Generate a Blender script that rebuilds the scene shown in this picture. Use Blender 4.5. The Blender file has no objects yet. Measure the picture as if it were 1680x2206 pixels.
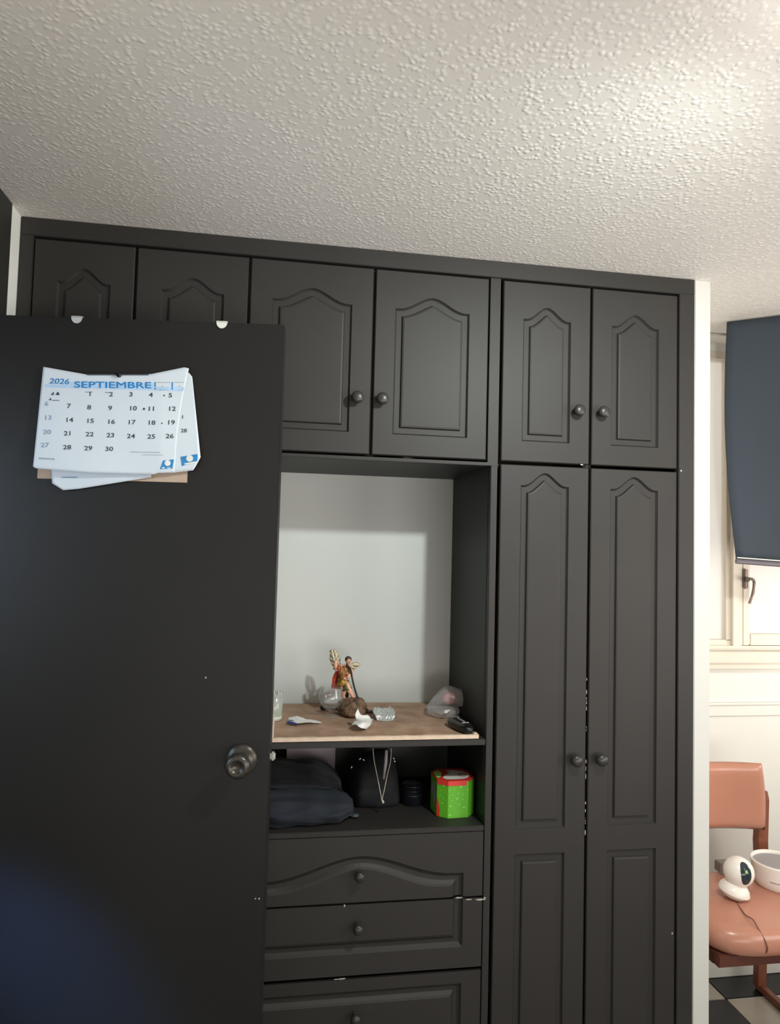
import bpy, bmesh, math, random
from math import sin, cos, pi, radians
from mathutils import Vector, Matrix, noise

random.seed(7)
# ------------------------------------------------------------------ camera
F, W, H = 1500.0, 1680, 2206
YAW, PIT, ROL = 0.1597234, 0.0515952, 0.0258753
CAM = Vector((0.0, -1.82, 1.5))
fwd = Vector((sin(YAW)*cos(PIT), cos(YAW)*cos(PIT), sin(PIT)))
r0 = Vector((cos(YAW), -sin(YAW), 0.0))
u0 = r0.cross(fwd)
RV = r0*cos(ROL) + u0*sin(ROL)
UV = -r0*sin(ROL) + u0*cos(ROL)
cd = bpy.data.cameras.new('camera')
cam = bpy.data.objects.new('camera', cd)
bpy.context.scene.collection.objects.link(cam)
cd.sensor_fit = 'VERTICAL'; cd.sensor_height = 36.0
cd.lens = F/H*36.0; cd.clip_start = 0.02
M3 = Matrix((RV, UV, -fwd)).transposed()
cam.matrix_world = Matrix.Translation(CAM) @ M3.to_4x4()
bpy.context.scene.camera = cam

def ray(px, py): return RV*((px-840)/F) + UV*((1103-py)/F) + fwd
def aty(px, py, y=0.0):
    a = ray(px, py); return CAM + a*((y-CAM.y)/a.y)
def atz(px, py, z=0.0):
    a = ray(px, py); return CAM + a*((z-CAM.z)/a.z)

def lin(c): 
    c = c/255.0
    return c/12.92 if c <= 0.04045 else ((c+0.055)/1.055)**2.4
def rgb(r, g, b): return (lin(r), lin(g), lin(b), 1.0)

# ------------------------------------------------------------------ world and lights
sc = bpy.context.scene
sc.view_settings.view_transform = 'Standard'
sc.view_settings.look = 'None'
sc.view_settings.gamma = 1.0
sc.view_settings.exposure = 0.0
sc.view_settings.use_curve_mapping = False
w = bpy.data.worlds.new('world'); sc.world = w; w.use_nodes = True
bg = w.node_tree.nodes['Background']
bg.inputs[0].default_value = (1.0, 0.90, 0.79, 1.0); bg.inputs[1].default_value = 0.95

def area(name, loc, target, sx, sy, power, col, spread=180):
    l = bpy.data.lights.new(name, 'AREA'); l.shape = 'RECTANGLE'; l.size = sx; l.size_y = sy
    l.energy = power; l.color = col; l.spread = radians(spread)
    o = bpy.data.objects.new(name, l); sc.collection.objects.link(o)
    o.location = loc
    o.rotation_euler = (Vector(target)-Vector(loc)).to_track_quat('-Z', 'Y').to_euler()
    return o
# ceiling lamp just right of the frame, above head height: a shaded bulb throwing most light down
def spot(name, loc, target, size, blend, power, col, rad):
    l = bpy.data.lights.new(name, 'SPOT'); l.energy = power; l.color = col; l.spot_size = radians(size); l.spot_blend = blend; l.shadow_soft_size = rad
    o = bpy.data.objects.new(name, l); sc.collection.objects.link(o); o.location = loc
    o.rotation_euler = (Vector(target)-Vector(loc)).to_track_quat('-Z', 'Y').to_euler()
LP = (0.80, -1.03, 2.20)
spot('ceiling_lamp', LP, (0.55, -0.2, 0.6), 175, 0.7, 57, (0.93, 1.0, 0.97), 0.03)
lp = bpy.data.lights.new('ceiling_lamp_glow', 'POINT'); lp.energy = 1.7; lp.shadow_soft_size = 0.06; lp.color = (1.0, 0.98, 0.94)
lo = bpy.data.objects.new('ceiling_lamp_glow', lp); sc.collection.objects.link(lo); lo.location = (0.82, -1.06, 2.12)
# added soft fill behind the camera, aimed up to brighten the ceiling
area('rear_fill_light', (0.9, -3.2, 0.9), (0.55, -1.0, 2.3), 2.4, 1.2, 33, (1.0, 0.95, 0.92), 120)
# daylight from a window in the right wall
area('side_window_light', (2.6, -1.7, 1.35), (1.2, -0.1, 1.6), 1.3, 1.2, 19, (1.0, 0.92, 0.86), 120)
# daylight in the window bay
area('bay_light', (2.6, -0.1, 1.3), (1.5, 0.3, 2.0), 0.7, 0.8, 15, (1.0, 0.94, 0.88))
# cool light of the hallway beyond the open doorway
area('hallway_light', (-1.5, -0.75, 1.5), (-0.6, -0.3, 1.0), 0.7, 0.7, 8, (0.55, 0.75, 1.0))

# added blue spot aimed through the doorway for the glow on the door
spot('added_blue_spot', (-1.5, -0.9, 1.5), (-0.45, -0.185, 0.57), 15, 1.0, 360, (0.12, 0.35, 1.0), 0.05)

# ------------------------------------------------------------------ helpers
C = sc.collection
def tag(o, label=None, cat=None, group=None, kind=None):
    if label: o['label'] = label
    if cat: o['category'] = cat
    if group: o['group'] = group
    if kind: o['kind'] = kind
    return o
def thing(name, label, cat, loc=(0,0,0), group=None):
    o = bpy.data.objects.new(name, None); C.objects.link(o); o.location = loc
    o.empty_display_size = 0.05
    return tag(o, label, cat, group)
def obj(name, me, mat, parent=None, smooth=False, kind=None):
    """me: mesh or bmesh in world coordinates; parented without moving."""
    if isinstance(me, bmesh.types.BMesh):
        bm = me; bmesh.ops.recalc_face_normals(bm, faces=bm.faces)
        me = bpy.data.meshes.new(name); bm.to_mesh(me); bm.free()
    o = bpy.data.objects.new(name, me); C.objects.link(o)
    if mat: 
        me.materials.clear()
        for m in (mat if isinstance(mat, (list, tuple)) else [mat]): me.materials.append(m)
    if smooth:
        for p in me.polygons: p.use_smooth = True
    if parent:
        o.parent = parent
        off = Vector((0,0,0)); q = parent
        while q: off += Vector(q.location); q = q.parent
        o.location = -off
    if kind: o['kind'] = kind
    return o
def box(bm, x0, x1, y0, y1, z0, z1, bev=0.0, M=None):
    r = bmesh.ops.create_cube(bm, size=1.0)
    vs = r['verts']
    for v in vs:
        v.co = Vector(((x0+x1)/2+v.co.x*(x1-x0), (y0+y1)/2+v.co.y*(y1-y0), (z0+z1)/2+v.co.z*(z1-z0)))
    if bev > 0:
        es = list({e for v in vs for e in v.link_edges})
        g = bmesh.ops.bevel(bm, geom=es, offset=bev, segments=2, affect='EDGES', clamp_overlap=True)
        vs = list({v for f in g['faces'] for v in f.verts} | {v for v in vs if v.is_valid})
    if M is not None:
        for v in vs: v.co = M @ v.co
    return vs
def bx(*a, **k):
    bm = bmesh.new(); box(bm, *a, **k); return bm
def lathe(bm, prof, M=Matrix.Identity(4), n=32, cap0=True, cap1=True):
    """prof: list of (radius, height) about local z"""
    rings = []
    for r, h in prof:
        rings.append([bm.verts.new(M @ Vector((r*cos(2*pi*i/n), r*sin(2*pi*i/n), h))) for i in range(n)])
    for a, b in zip(rings, rings[1:]):
        for i in range(n):
            bm.faces.new((a[i], a[(i+1) % n], b[(i+1) % n], b[i]))
    if cap0: bm.faces.new(rings[0][::-1])
    if cap1: bm.faces.new(rings[-1])
def tube(bm, pts, rad, n=8, caps=True):
    pts = [Vector(p) for p in pts]; rs = rad if isinstance(rad, (list, tuple)) else [rad]*len(pts)
    rings = []; up = Vector((0.13, 0.21, 0.97))
    for i, p in enumerate(pts):
        d = (pts[min(i+1, len(pts)-1)]-pts[max(i-1, 0)]).normalized()
        a = d.cross(up)
        if a.length < 1e-3: a = d.cross(Vector((1, 0, 0)))
        a.normalize(); b = d.cross(a)
        rings.append([bm.verts.new(p+(a*cos(2*pi*k/n)+b*sin(2*pi*k/n))*rs[i]) for k in range(n)])
    for a, b in zip(rings, rings[1:]):
        for i in range(n): bm.faces.new((a[i], a[(i+1) % n], b[(i+1) % n], b[i]))
    if caps: bm.faces.new(rings[0][::-1]); bm.faces.new(rings[-1])
def spline(P, m=8):
    P = [Vector(p) for p in P]; out = []
    for i in range(len(P)-1):
        a = P[max(i-1, 0)]; b = P[i]; c = P[i+1]; d = P[min(i+2, len(P)-1)]
        for k in range(m):
            t = k/m
            out.append(0.5*((2*b)+(-a+c)*t+(2*a-5*b+4*c-d)*t*t+(-a+3*b-3*c+d)*t**3))
    out.append(P[-1]); return out
def grid(bm, nu, nv, f, thick=None):
    """surface patch f(u,v)->Vector; thick gives real thickness along the normal-ish vector"""
    V = [[bm.verts.new(f(i/nu, j/nv)) for j in range(nv+1)] for i in range(nu+1)]
    for i in range(nu):
        for j in range(nv): bm.faces.new((V[i][j], V[i+1][j], V[i+1][j+1], V[i][j+1]))
    if thick is not None:
        t = Vector(thick)
        U = [[bm.verts.new(V[i][j].co+t) for j in range(nv+1)] for i in range(nu+1)]
        for i in range(nu):
            for j in range(nv): bm.faces.new((U[i][j], U[i][j+1], U[i+1][j+1], U[i+1][j]))
        for i in range(nu):
            bm.faces.new((V[i][0], U[i][0], U[i+1][0], V[i+1][0])); bm.faces.new((V[i+1][nv], U[i+1][nv], U[i][nv], V[i][nv]))
        for j in range(nv):
            bm.faces.new((V[0][j+1], U[0][j+1], U[0][j], V[0][j])); bm.faces.new((V[nu][j], U[nu][j], U[nu][j+1], V[nu][j+1]))
def blob(bm, c, r, seg=32, ring=20, f=None, M=None):
    """ellipsoid; f(unit normal)->radius scale"""
    q = bmesh.ops.create_uvsphere(bm, u_segments=seg, v_segments=ring, radius=1.0)
    for v in q['verts']:
        n = v.co.normalized(); s = f(n) if f else 1.0
        p = Vector((n.x*r[0]*s, n.y*r[1]*s, n.z*r[2]*s))
        if M is not None: p = M @ p
        v.co = p+Vector(c)
def skin(verts, edges, radii, name, sub=2, root=0):
    me = bpy.data.meshes.new('tmp'); me.from_pydata([tuple(v) for v in verts], edges, [])
    o = bpy.data.objects.new('tmp', me); C.objects.link(o)
    s = o.modifiers.new('s', 'SKIN')
    for i, r in enumerate(radii):
        rr = r if isinstance(r, tuple) else (r, r)
        me.skin_vertices[0].data[i].radius = rr
        me.skin_vertices[0].data[i].use_root = (i == root)
    u = o.modifiers.new('u', 'SUBSURF'); u.levels = sub; u.render_levels = sub
    dg = bpy.context.evaluated_depsgraph_get()
    m2 = bpy.data.meshes.new_from_object(o.evaluated_get(dg)); m2.name = name
    bpy.data.objects.remove(o); bpy.data.meshes.remove(me)
    return m2

# ------------------------------------------------------------------ materials
MATS = {}
def mat(name, col, rough=0.5, metal=0.0, nscale=0, namt=0.0, bscale=0, bamt=0.0, bdist=0.001, spec=None,
        trans=0.0, alpha=None, emis=None, sheen=0.0, sss=0.0, col2=None, detail=4, coat=0.0, ior=None, stretch=None):
    m = bpy.data.materials.new(name); m.use_nodes = True
    nt = m.node_tree; b = nt.nodes['Principled BSDF']
    b.inputs['Base Color'].default_value = col; b.inputs['Roughness'].default_value = rough
    b.inputs['Metallic'].default_value = metal
    if spec is not None: b.inputs['Specular IOR Level'].default_value = spec
    if trans: b.inputs['Transmission Weight'].default_value = trans
    if ior: b.inputs['IOR'].default_value = ior
    if coat: b.inputs['Coat Weight'].default_value = coat; b.inputs['Coat Roughness'].default_value = 0.15
    if sheen: b.inputs['Sheen Weight'].default_value = sheen
    if sss: b.inputs['Subsurface Weight'].default_value = sss; b.inputs['Subsurface Scale'].default_value = 0.01
    if alpha is not None: b.inputs['Alpha'].default_value = alpha
    if emis: b.inputs['Emission Color'].default_value = emis[0]; b.inputs['Emission Strength'].default_value = emis[1]
    tc = nt.nodes.new('ShaderNodeTexCoord'); vec = tc.outputs['Object']
    if stretch:
        mp = nt.nodes.new('ShaderNodeMapping'); mp.inputs['Scale'].default_value = stretch
        nt.links.new(vec, mp.inputs['Vector']); vec = mp.outputs[0]
    if nscale:
        n = nt.nodes.new('ShaderNodeTexNoise'); n.inputs['Scale'].default_value = nscale; n.inputs['Detail'].default_value = detail
        r = nt.nodes.new('ShaderNodeValToRGB'); r.color_ramp.elements[0].position = 0.3; r.color_ramp.elements[1].position = 0.7
        c2 = col2 or tuple(min(1, c*(1+namt)) for c in col[:3])+(1,)
        r.color_ramp.elements[0].color = tuple(c*(1-namt) for c in col[:3])+(1,) if not col2 else col
        r.color_ramp.elements[1].color = c2
        nt.links.new(vec, n.inputs['Vector']); nt.links.new(n.outputs['Fac'], r.inputs[0]); nt.links.new(r.outputs[0], b.inputs['Base Color'])
    if bscale:
        n = nt.nodes.new('ShaderNodeTexNoise'); n.inputs['Scale'].default_value = bscale; n.inputs['Detail'].default_value = 3
        bu = nt.nodes.new('ShaderNodeBump'); bu.inputs['Strength'].default_value = bamt; bu.inputs['Distance'].default_value = bdist
        nt.links.new(vec, n.inputs['Vector']); nt.links.new(n.outputs['Fac'], bu.inputs['Height']); nt.links.new(bu.outputs[0], b.inputs['Normal'])
    MATS[name] = m
    return m
def glassy(name, tint, tl=0.3, gl=0.08, rough=0.1):
    """thin sheet: transparent + translucent + gloss"""
    m = bpy.data.materials.new(name); m.use_nodes = True; nt = m.node_tree; nt.nodes.clear()
    out = nt.nodes.new('ShaderNodeOutputMaterial')
    t = nt.nodes.new('ShaderNodeBsdfTransparent'); t.inputs[0].default_value = tint
    d = nt.nodes.new('ShaderNodeBsdfTranslucent'); d.inputs[0].default_value = tint
    df = nt.nodes.new('ShaderNodeBsdfDiffuse'); df.inputs[0].default_value = tint
    g = nt.nodes.new('ShaderNodeBsdfGlossy'); g.inputs['Roughness'].default_value = rough
    m0 = nt.nodes.new('ShaderNodeMixShader'); m0.inputs[0].default_value = 0.5
    m1 = nt.nodes.new('ShaderNodeMixShader'); m1.inputs[0].default_value = tl
    m2 = nt.nodes.new('ShaderNodeMixShader'); m2.inputs[0].default_value = gl
    nt.links.new(d.outputs[0], m0.inputs[1]); nt.links.new(df.outputs[0], m0.inputs[2])
    nt.links.new(t.outputs[0], m1.inputs[1]); nt.links.new(m0.outputs[0], m1.inputs[2])
    nt.links.new(m1.outputs[0], m2.inputs[1]); nt.links.new(g.outputs[0], m2.inputs[2]); nt.links.new(m2.outputs[0], out.inputs[0])
    return m

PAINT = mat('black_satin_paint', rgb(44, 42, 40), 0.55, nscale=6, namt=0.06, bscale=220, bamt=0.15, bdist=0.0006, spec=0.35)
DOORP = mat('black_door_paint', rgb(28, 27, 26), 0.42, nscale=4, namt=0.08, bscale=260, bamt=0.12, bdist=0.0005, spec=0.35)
INNER = mat('black_inner_paint', rgb(30, 32, 31), 0.5, nscale=5, namt=0.15, bscale=160, bamt=0.15, bdist=0.0006, spec=0.35, stretch=(1, 6, 0.6))
KNOB = mat('black_knob_paint', rgb(46, 44, 42), 0.35, nscale=8, namt=0.05)
KNOBM = mat('worn_dark_metal_knob', rgb(72, 68, 63), 0.3, metal=0.6, nscale=60, namt=0.25)
WALL = mat('white_wall_paint', rgb(226, 226, 220), 0.7, nscale=3, namt=0.015, bscale=90, bamt=0.08, bdist=0.0008)
WALL2 = mat('warm_white_wall_paint', rgb(222, 220, 212), 0.7, nscale=3, namt=0.015, bscale=90, bamt=0.08, bdist=0.0008)
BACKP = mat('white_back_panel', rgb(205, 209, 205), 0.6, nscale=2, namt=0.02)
BLACKW = mat('black_wall_paint', rgb(36, 36, 34), 0.6, bscale=120, bamt=0.3, nscale=5, namt=0.1)
CHIP = mat('bare_white_primer', rgb(168, 163, 154), 0.7, nscale=80, namt=0.1)
CREAM = mat('cream_window_paint', rgb(214, 204, 188), 0.45, nscale=6, namt=0.03)
LEATHER = mat('brown_leatherette', rgb(186, 130, 108), 0.27, nscale=5, namt=0.06, bscale=420, bamt=0.2, bdist=0.0004, spec=0.5)
WOOD = mat('reddish_brown_wood', rgb(128, 76, 56), 0.4, nscale=9, namt=0.2, stretch=(1, 1, 0.15))
DWOOD = mat('dark_reddish_wood', rgb(92, 48, 36), 0.45, nscale=9, namt=0.2, stretch=(0.15, 1, 1))
WHITEPL = mat('white_plastic', rgb(236, 230, 222), 0.3, nscale=3, namt=0.01)
BLACKPL = mat('black_plastic', rgb(18, 18, 18), 0.22, nscale=20, namt=0.2)
GREYPL = mat('grey_plastic', rgb(150, 147, 148), 0.5, nscale=8, namt=0.05)
CARD = mat('brown_cardboard', rgb(146, 116, 94), 0.75, nscale=16, namt=0.0, col2=rgb(182, 150, 126), bscale=60, bamt=0.2, detail=6)
CARDE = mat('pale_board_edge', rgb(214, 192, 170), 0.8, nscale=60, namt=0.08)
PAPER = mat('white_paper', rgb(200, 209, 216), 0.7, nscale=8, namt=0.02, bscale=25, bamt=0.1)
PAPERC = mat('crumpled_white_paper', rgb(220, 220, 216), 0.65, nscale=20, namt=0.04)
KRAFT = mat('tan_cardboard', rgb(176, 155, 136), 0.8, nscale=50, namt=0.05)
INK = mat('black_ink', rgb(62, 66, 74), 0.7, nscale=90, namt=0.15)
BLUEINK = mat('blue_ink', rgb(40, 124, 184), 0.6, nscale=90, namt=0.1)
PALEBLUE = mat('pale_blue_ink', rgb(168, 196, 222), 0.7, nscale=30, namt=0.1)
GREYINK = mat('faint_grey_ink', rgb(150, 160, 172), 0.7, nscale=90, namt=0.1)
SUNINK = mat('faint_blue_grey_ink', rgb(128, 152, 180), 0.7, nscale=90, namt=0.1)
FOIL = mat('silver_foil', rgb(206, 210, 207), 0.32, metal=0.45, nscale=30, namt=0.1, bscale=60, bamt=0.5, bdist=0.003)
NAVY = mat('navy_fabric', rgb(16, 19, 30), 0.95, nscale=12, namt=0.2, bscale=500, bamt=0.5, sheen=0.1)
SLATE = mat('slate_blue_fabric', rgb(30, 35, 44), 0.95, nscale=12, namt=0.12, bscale=500, bamt=0.5)
BAGM = mat('black_bag_fabric', rgb(12, 13, 17), 0.8, nscale=14, namt=0.2, bscale=300, bamt=0.4)
CORD = mat('beige_cord', rgb(176, 170, 156), 0.8, nscale=200, namt=0.2)
SILVER = mat('bright_metal', rgb(210, 210, 205), 0.25, metal=0.9, nscale=60, namt=0.05)
GREEN = mat('bright_green_card', rgb(92, 172, 36), 0.5, nscale=10, namt=0.06)
RED = mat('red_card', rgb(200, 52, 44), 0.5, nscale=14, namt=0.1)
WHITEC = mat('white_print', rgb(214, 216, 206), 0.6, nscale=40, namt=0.06)
LGREEN = mat('pale_green_print', rgb(150, 222, 110), 0.6, nscale=60, namt=0.1)
TINM = mat('dark_glossy_tin', rgb(34, 36, 42), 0.25, nscale=20, namt=0.2, metal=0.3)
BLIND = mat('navy_blind_fabric', rgb(54, 62, 71), 0.85, nscale=5, namt=0.08, bscale=600, bamt=0.3, stretch=(1, 1, 0.4))
GOLD = mat('gold_paint', rgb(190, 150, 80), 0.3, metal=0.7, nscale=90, namt=0.3)
BRONZE = mat('brown_gold_paint', rgb(150, 106, 66), 0.45, metal=0.3, nscale=120, namt=0.3)
SKINM = mat('painted_skin', rgb(214, 168, 140), 0.5, nscale=60, namt=0.06)
CAPE = mat('red_cape_paint', rgb(168, 66, 46), 0.5, nscale=60, namt=0.2)
WING = mat('cream_wing_paint', rgb(196, 186, 158), 0.55, nscale=80, namt=0.15, bscale=200, bamt=0.4)
HAIR = mat('dark_brown_paint', rgb(70, 56, 48), 0.6, nscale=150, namt=0.3)
OLIVE = mat('olive_paint', rgb(78, 80, 52), 0.5, nscale=120, namt=0.2)
ROCK = mat('brown_rock_paint', rgb(60, 44, 32), 0.7, nscale=60, namt=0, col2=rgb(140, 112, 86), bscale=120, bamt=0.8, bdist=0.003)
DARKB = mat('blackish_brown_paint', rgb(36, 28, 24), 0.5, nscale=80, namt=0.2)
PINK = mat('pink_plastic', rgb(226, 150, 154), 0.5, nscale=20, namt=0.05)
DKRED = mat('dark_red_hole', rgb(70, 26, 36), 0.4, nscale=20, namt=0.05)
NAVYP = mat('navy_glossy_print', rgb(30, 40, 110), 0.4, nscale=20, namt=0.1)
PINKCARD = mat('pale_pinkish_card', rgb(196, 182, 190), 0.7, nscale=12, namt=0.03)
def thin_glass(name):
    m = glassy(name, (0.97, 0.975, 0.97, 1), 0.05, 0.06, 0.03); nt = m.node_tree
    lw = nt.nodes.new('ShaderNodeLayerWeight'); lw.inputs['Blend'].default_value = 0.5
    pw = nt.nodes.new('ShaderNodeMath'); pw.operation = 'POWER'; pw.inputs[1].default_value = 4
    ma = nt.nodes.new('ShaderNodeMath'); ma.operation = 'MULTIPLY_ADD'; ma.inputs[1].default_value = 0.42; ma.inputs[2].default_value = 0.045
    nt.links.new(lw.outputs['Facing'], pw.inputs[0]); nt.links.new(pw.outputs[0], ma.inputs[0])
    mx = [n for n in nt.nodes if n.type == 'MIX_SHADER'][-1]; nt.links.new(ma.outputs[0], mx.inputs[0]); return m
GLASS = thin_glass('clear_glass')
BAGFILM = glassy('thin_plastic_film', (0.88, 0.87, 0.87, 1), 0.36, 0.08, 0.25)
CUPFILM = glassy('cloudy_cup_plastic', (0.92, 0.95, 0.92, 1), 0.35, 0.06, 0.2)
PANE = glassy('frosted_window_glass', (0.97, 0.97, 0.96, 1), 0.35, 0.04, 0.3)
CLIPM = mat('clear_hook_plastic', rgb(196, 198, 198), 0.2, nscale=30, namt=0.05, alpha=0.75)
LEDM = mat('green_led', rgb(60, 220, 30), 0.4, emis=((0.15, 1.0, 0.05, 1), 1.2))

# ceiling: sprayed popcorn plaster
def ceiling_mat():
    m = bpy.data.materials.new('textured_plaster_ceiling'); m.use_nodes = True; nt = m.node_tree
    b = nt.nodes['Principled BSDF']; b.inputs['Roughness'].default_value = 0.55
    b.inputs['Specular IOR Level'].default_value = 0.4
    tc = nt.nodes.new('ShaderNodeTexCoord')
    n0 = nt.nodes.new('ShaderNodeTexNoise'); n0.inputs['Scale'].default_value = 30; n0.inputs['Detail'].default_value = 2
    ad = nt.nodes.new('ShaderNodeMixRGB'); ad.blend_type = 'ADD'; ad.inputs[0].default_value = 0.014
    nt.links.new(tc.outputs['Object'], n0.inputs['Vector']); nt.links.new(tc.outputs['Object'], ad.inputs[1]); nt.links.new(n0.outputs['Color'], ad.inputs[2])
    v = nt.nodes.new('ShaderNodeTexVoronoi'); v.feature = 'SMOOTH_F1'; v.inputs['Scale'].default_value = 85; v.inputs['Smoothness'].default_value = 0.2
    nt.links.new(ad.outputs[0], v.inputs['Vector'])
    r = nt.nodes.new('ShaderNodeValToRGB'); r.color_ramp.elements[0].position = 0.12; r.color_ramp.elements[1].position = 0.55
    r.color_ramp.elements[0].color = (1, 1, 1, 1); r.color_ramp.elements[1].color = (0, 0, 0, 1)
    nt.links.new(v.outputs['Distance'], r.inputs[0])
    n1 = nt.nodes.new('ShaderNodeTexNoise'); n1.inputs['Scale'].default_value = 20; n1.inputs['Detail'].default_value = 3
    nt.links.new(tc.outputs['Object'], n1.inputs['Vector'])
    mu = nt.nodes.new('ShaderNodeMath'); mu.operation = 'MULTIPLY'
    nt.links.new(r.outputs[0], mu.inputs[0]); nt.links.new(n1.outputs['Fac'], mu.inputs[1])
    bu = nt.nodes.new('ShaderNodeBump'); bu.inputs['Strength'].default_value = 0.52; bu.inputs['Distance'].default_value = 0.003
    nt.links.new(mu.outputs[0], bu.inputs['Height']); nt.links.new(bu.outputs[0], b.inputs['Normal'])
    cr = nt.nodes.new('ShaderNodeMixRGB'); cr.inputs[1].default_value = rgb(222, 218, 211); cr.inputs[2].default_value = rgb(246, 243, 237)  # bump tops coloured lighter than the hollows, a painted highlight
    nt.links.new(mu.outputs[0], cr.inputs[0]); nt.links.new(cr.outputs[0], b.inputs['Base Color'])
    return m
CEIL = ceiling_mat()
TILEW = mat('pale_marbled_tile', rgb(178, 170, 158), 0.25, nscale=7, namt=0.1, detail=6)
TILEB = mat('black_tile', rgb(32, 34, 38), 0.25, nscale=9, namt=0.2)
GROUT = mat('dark_grout', rgb(70, 68, 64), 0.9, nscale=50, namt=0.1)

# ------------------------------------------------------------------ the room
XL, XR, YB, YW, ZC = -0.655, 2.7, -3.3, 0.53, 2.30
PX0, PX1 = 1.172, 1.222          # partition between wardrobe and window bay
def struct(name, bm, m, parent=None, **k):
    o = obj(name, bm, m, parent, **k)
    if not parent: o['kind'] = 'structure'
    return o
ceiling = struct('ceiling', bx(-2.4, XR+0.1, YB-0.1, YW+0.1, ZC, ZC+0.08), CEIL)
floor = struct('floor', bx(-2.4, XR+0.1, YB-0.1, YW+0.1, -0.08, -0.006), GROUT)
# floor tiles, laid on the grid whose corner shows under the chair
TX, TY, TS = 1.558, 0.407, 0.30
meshes = {}
def tile_mesh(wx, wy, m):
    k = (round(wx, 4), round(wy, 4), m.name)
    if k not in meshes:
        bm = bx(-wx/2, wx/2, -wy/2, wy/2, -0.007, 0.0, bev=0.0012)
        bmesh.ops.recalc_face_normals(bm, faces=bm.faces)
        me = bpy.data.meshes.new('tile'); bm.to_mesh(me); bm.free(); me.materials.append(m); meshes[k] = me
    return meshes[k]
for i in range(-8, 5):
    for j in range(-8, 2):
        x0, x1 = max(TX+i*TS, XL), min(TX+(i+1)*TS, XR); y0, y1 = max(TY+j*TS, -1.9), min(TY+(j+1)*TS, YW)
        if x1-x0 < 0.03 or y1-y0 < 0.03: continue
        white = (i+j) % 2 == 1
        o = bpy.data.objects.new('tile', tile_mesh(x1-x0-0.003, y1-y0-0.003, TILEW if white else TILEB))
        C.objects.link(o); o.parent = floor; o.location = ((x0+x1)/2, (y0+y1)/2, 0)
# left wall with the doorway (door stands open), a white strip against the wardrobe and black casing
DY0, DY1, DH = -0.83, -0.17, 2.02
bm = bmesh.new()
box(bm, XL-0.1, XL, YB, DY0-0.07, 0, ZC); box(bm, XL-0.1, XL, DY0-0.07, -0.066, DH+0.07, ZC)
box(bm, XL-0.1, XL, -0.066, YW, 0, ZC)
struct('wall_left', bm, WALL)
bm = bmesh.new()
box(bm, XL-0.11, XL+0.004, DY1+0.0, -0.066, 0, ZC, bev=0.002)
box(bm, XL-0.11, XL+0.004, DY0-0.07, DY0, 0, ZC, bev=0.002)
box(bm, XL-0.11, XL+0.004, DY0, DY1, DH, ZC, bev=0.002)
struct('trim_1', bm, BLACKW)
struct('wall_hallway', bx(-2.3, -2.2, -2.2, 1.0, 0, ZC), WALL)
struct('wall_rear', bx(-2.4, XR+0.1, YB-0.1, YB, 0, ZC), WALL)
struct('wall_right', bx(XR, XR+0.1, YB, YW, 0, ZC), WALL)
struct('wall_end', bx(PX0, PX1, 0.0, YW, 0, ZC, bev=0.002), mat('light_grey_white_paint', rgb(206, 205, 199), 0.7, nscale=3, namt=0.015, bscale=90, bamt=0.08, bdist=0.0008))
# window wall: opening behind the blind
WX0, WX1, WZ0, WZ1 = 1.26, 2.62, aty(1540, 1398, YW).z, 2.27
bm = bmesh.new()
box(bm, XL-0.1, WX0, YW, YW+0.1, 0, ZC); box(bm, WX1, XR+0.1, YW, YW+0.1, 0, ZC)
box(bm, WX0, WX1, YW, YW+0.1, 0, WZ0); box(bm, WX0, WX1, YW, YW+0.1, WZ1, ZC)
struct('wall_back', bm, WALL2)
zt1 = aty(1600, 1512, YW).z; zt0 = aty(1600, 1540, YW).z
bm = bmesh.new(); box(bm, PX1, XR, YW-0.018, YW, zt1-0.008, zt1, bev=0.002); box(bm, PX1, XR, YW-0.009, YW, zt0, zt1-0.008)
struct('trim_2', bm, WALL2)
struct('baseboard_back', bx(PX1, XR, YW-0.012, YW, 0, 0.07, bev=0.003), WALL2)
# window
win = bpy.data.objects.new('window_1', None); C.objects.link(win); win.location = (WX0, YW, WZ0); win['kind'] = 'structure'
def wx(px, y=YW): return aty(px, 1300, y).x
MX0, MX1, SX1, GX = wx(1577), wx(1598), wx(1599), wx(1615)
fr = 0.03
bm = bmesh.new()
box(bm, WX0, WX1, YW, YW+0.05, WZ0, WZ0+0.012); box(bm, WX0, WX1, YW, YW+0.05, WZ1-0.03, WZ1)
box(bm, WX0, WX0+0.03, YW, YW+0.05, WZ0+0.012, WZ1-0.03); box(bm, WX1-0.03, WX1, YW, YW+0.05, WZ0+0.012, WZ1-0.03)
obj('window_frame', bm, CREAM, win)
obj('mullion', bx(MX0, MX1, YW-0.004, YW+0.05, WZ0+0.012, WZ1-0.03, bev=0.002), CREAM, win)
bm = bmesh.new(); box(bm, wx(1568), MX0, YW+0.01, YW+0.04, WZ0+0.03, WZ1-0.03); box(bm, WX0+0.03, MX0, YW+0.01, YW+0.04, WZ0+0.012, WZ0+0.032)
obj('glazing_bead', bm, CREAM, win)
SX2 = SX1+0.5
bm = bmesh.new()
box(bm, SX1, GX, YW-0.002, YW+0.03, WZ0+0.014, WZ1-0.032, bev=0.003); box(bm, SX2-0.03, SX2, YW-0.002, YW+0.03, WZ0+0.014, WZ1-0.032, bev=0.003)
box(bm, GX, SX2-0.03, YW-0.002, YW+0.03, WZ0+0.014, WZ0+0.055, bev=0.003); box(bm, GX, SX2-0.03, YW-0.002, YW+0.03, WZ1-0.06, WZ1-0.032, bev=0.003)
obj('casement_sash', bm, CREAM, win)
obj('mullion', bx(SX2+0.003, SX2+0.043, YW-0.004, YW+0.05, WZ0+0.012, WZ1-0.03, bev=0.002), CREAM, win)
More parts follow.
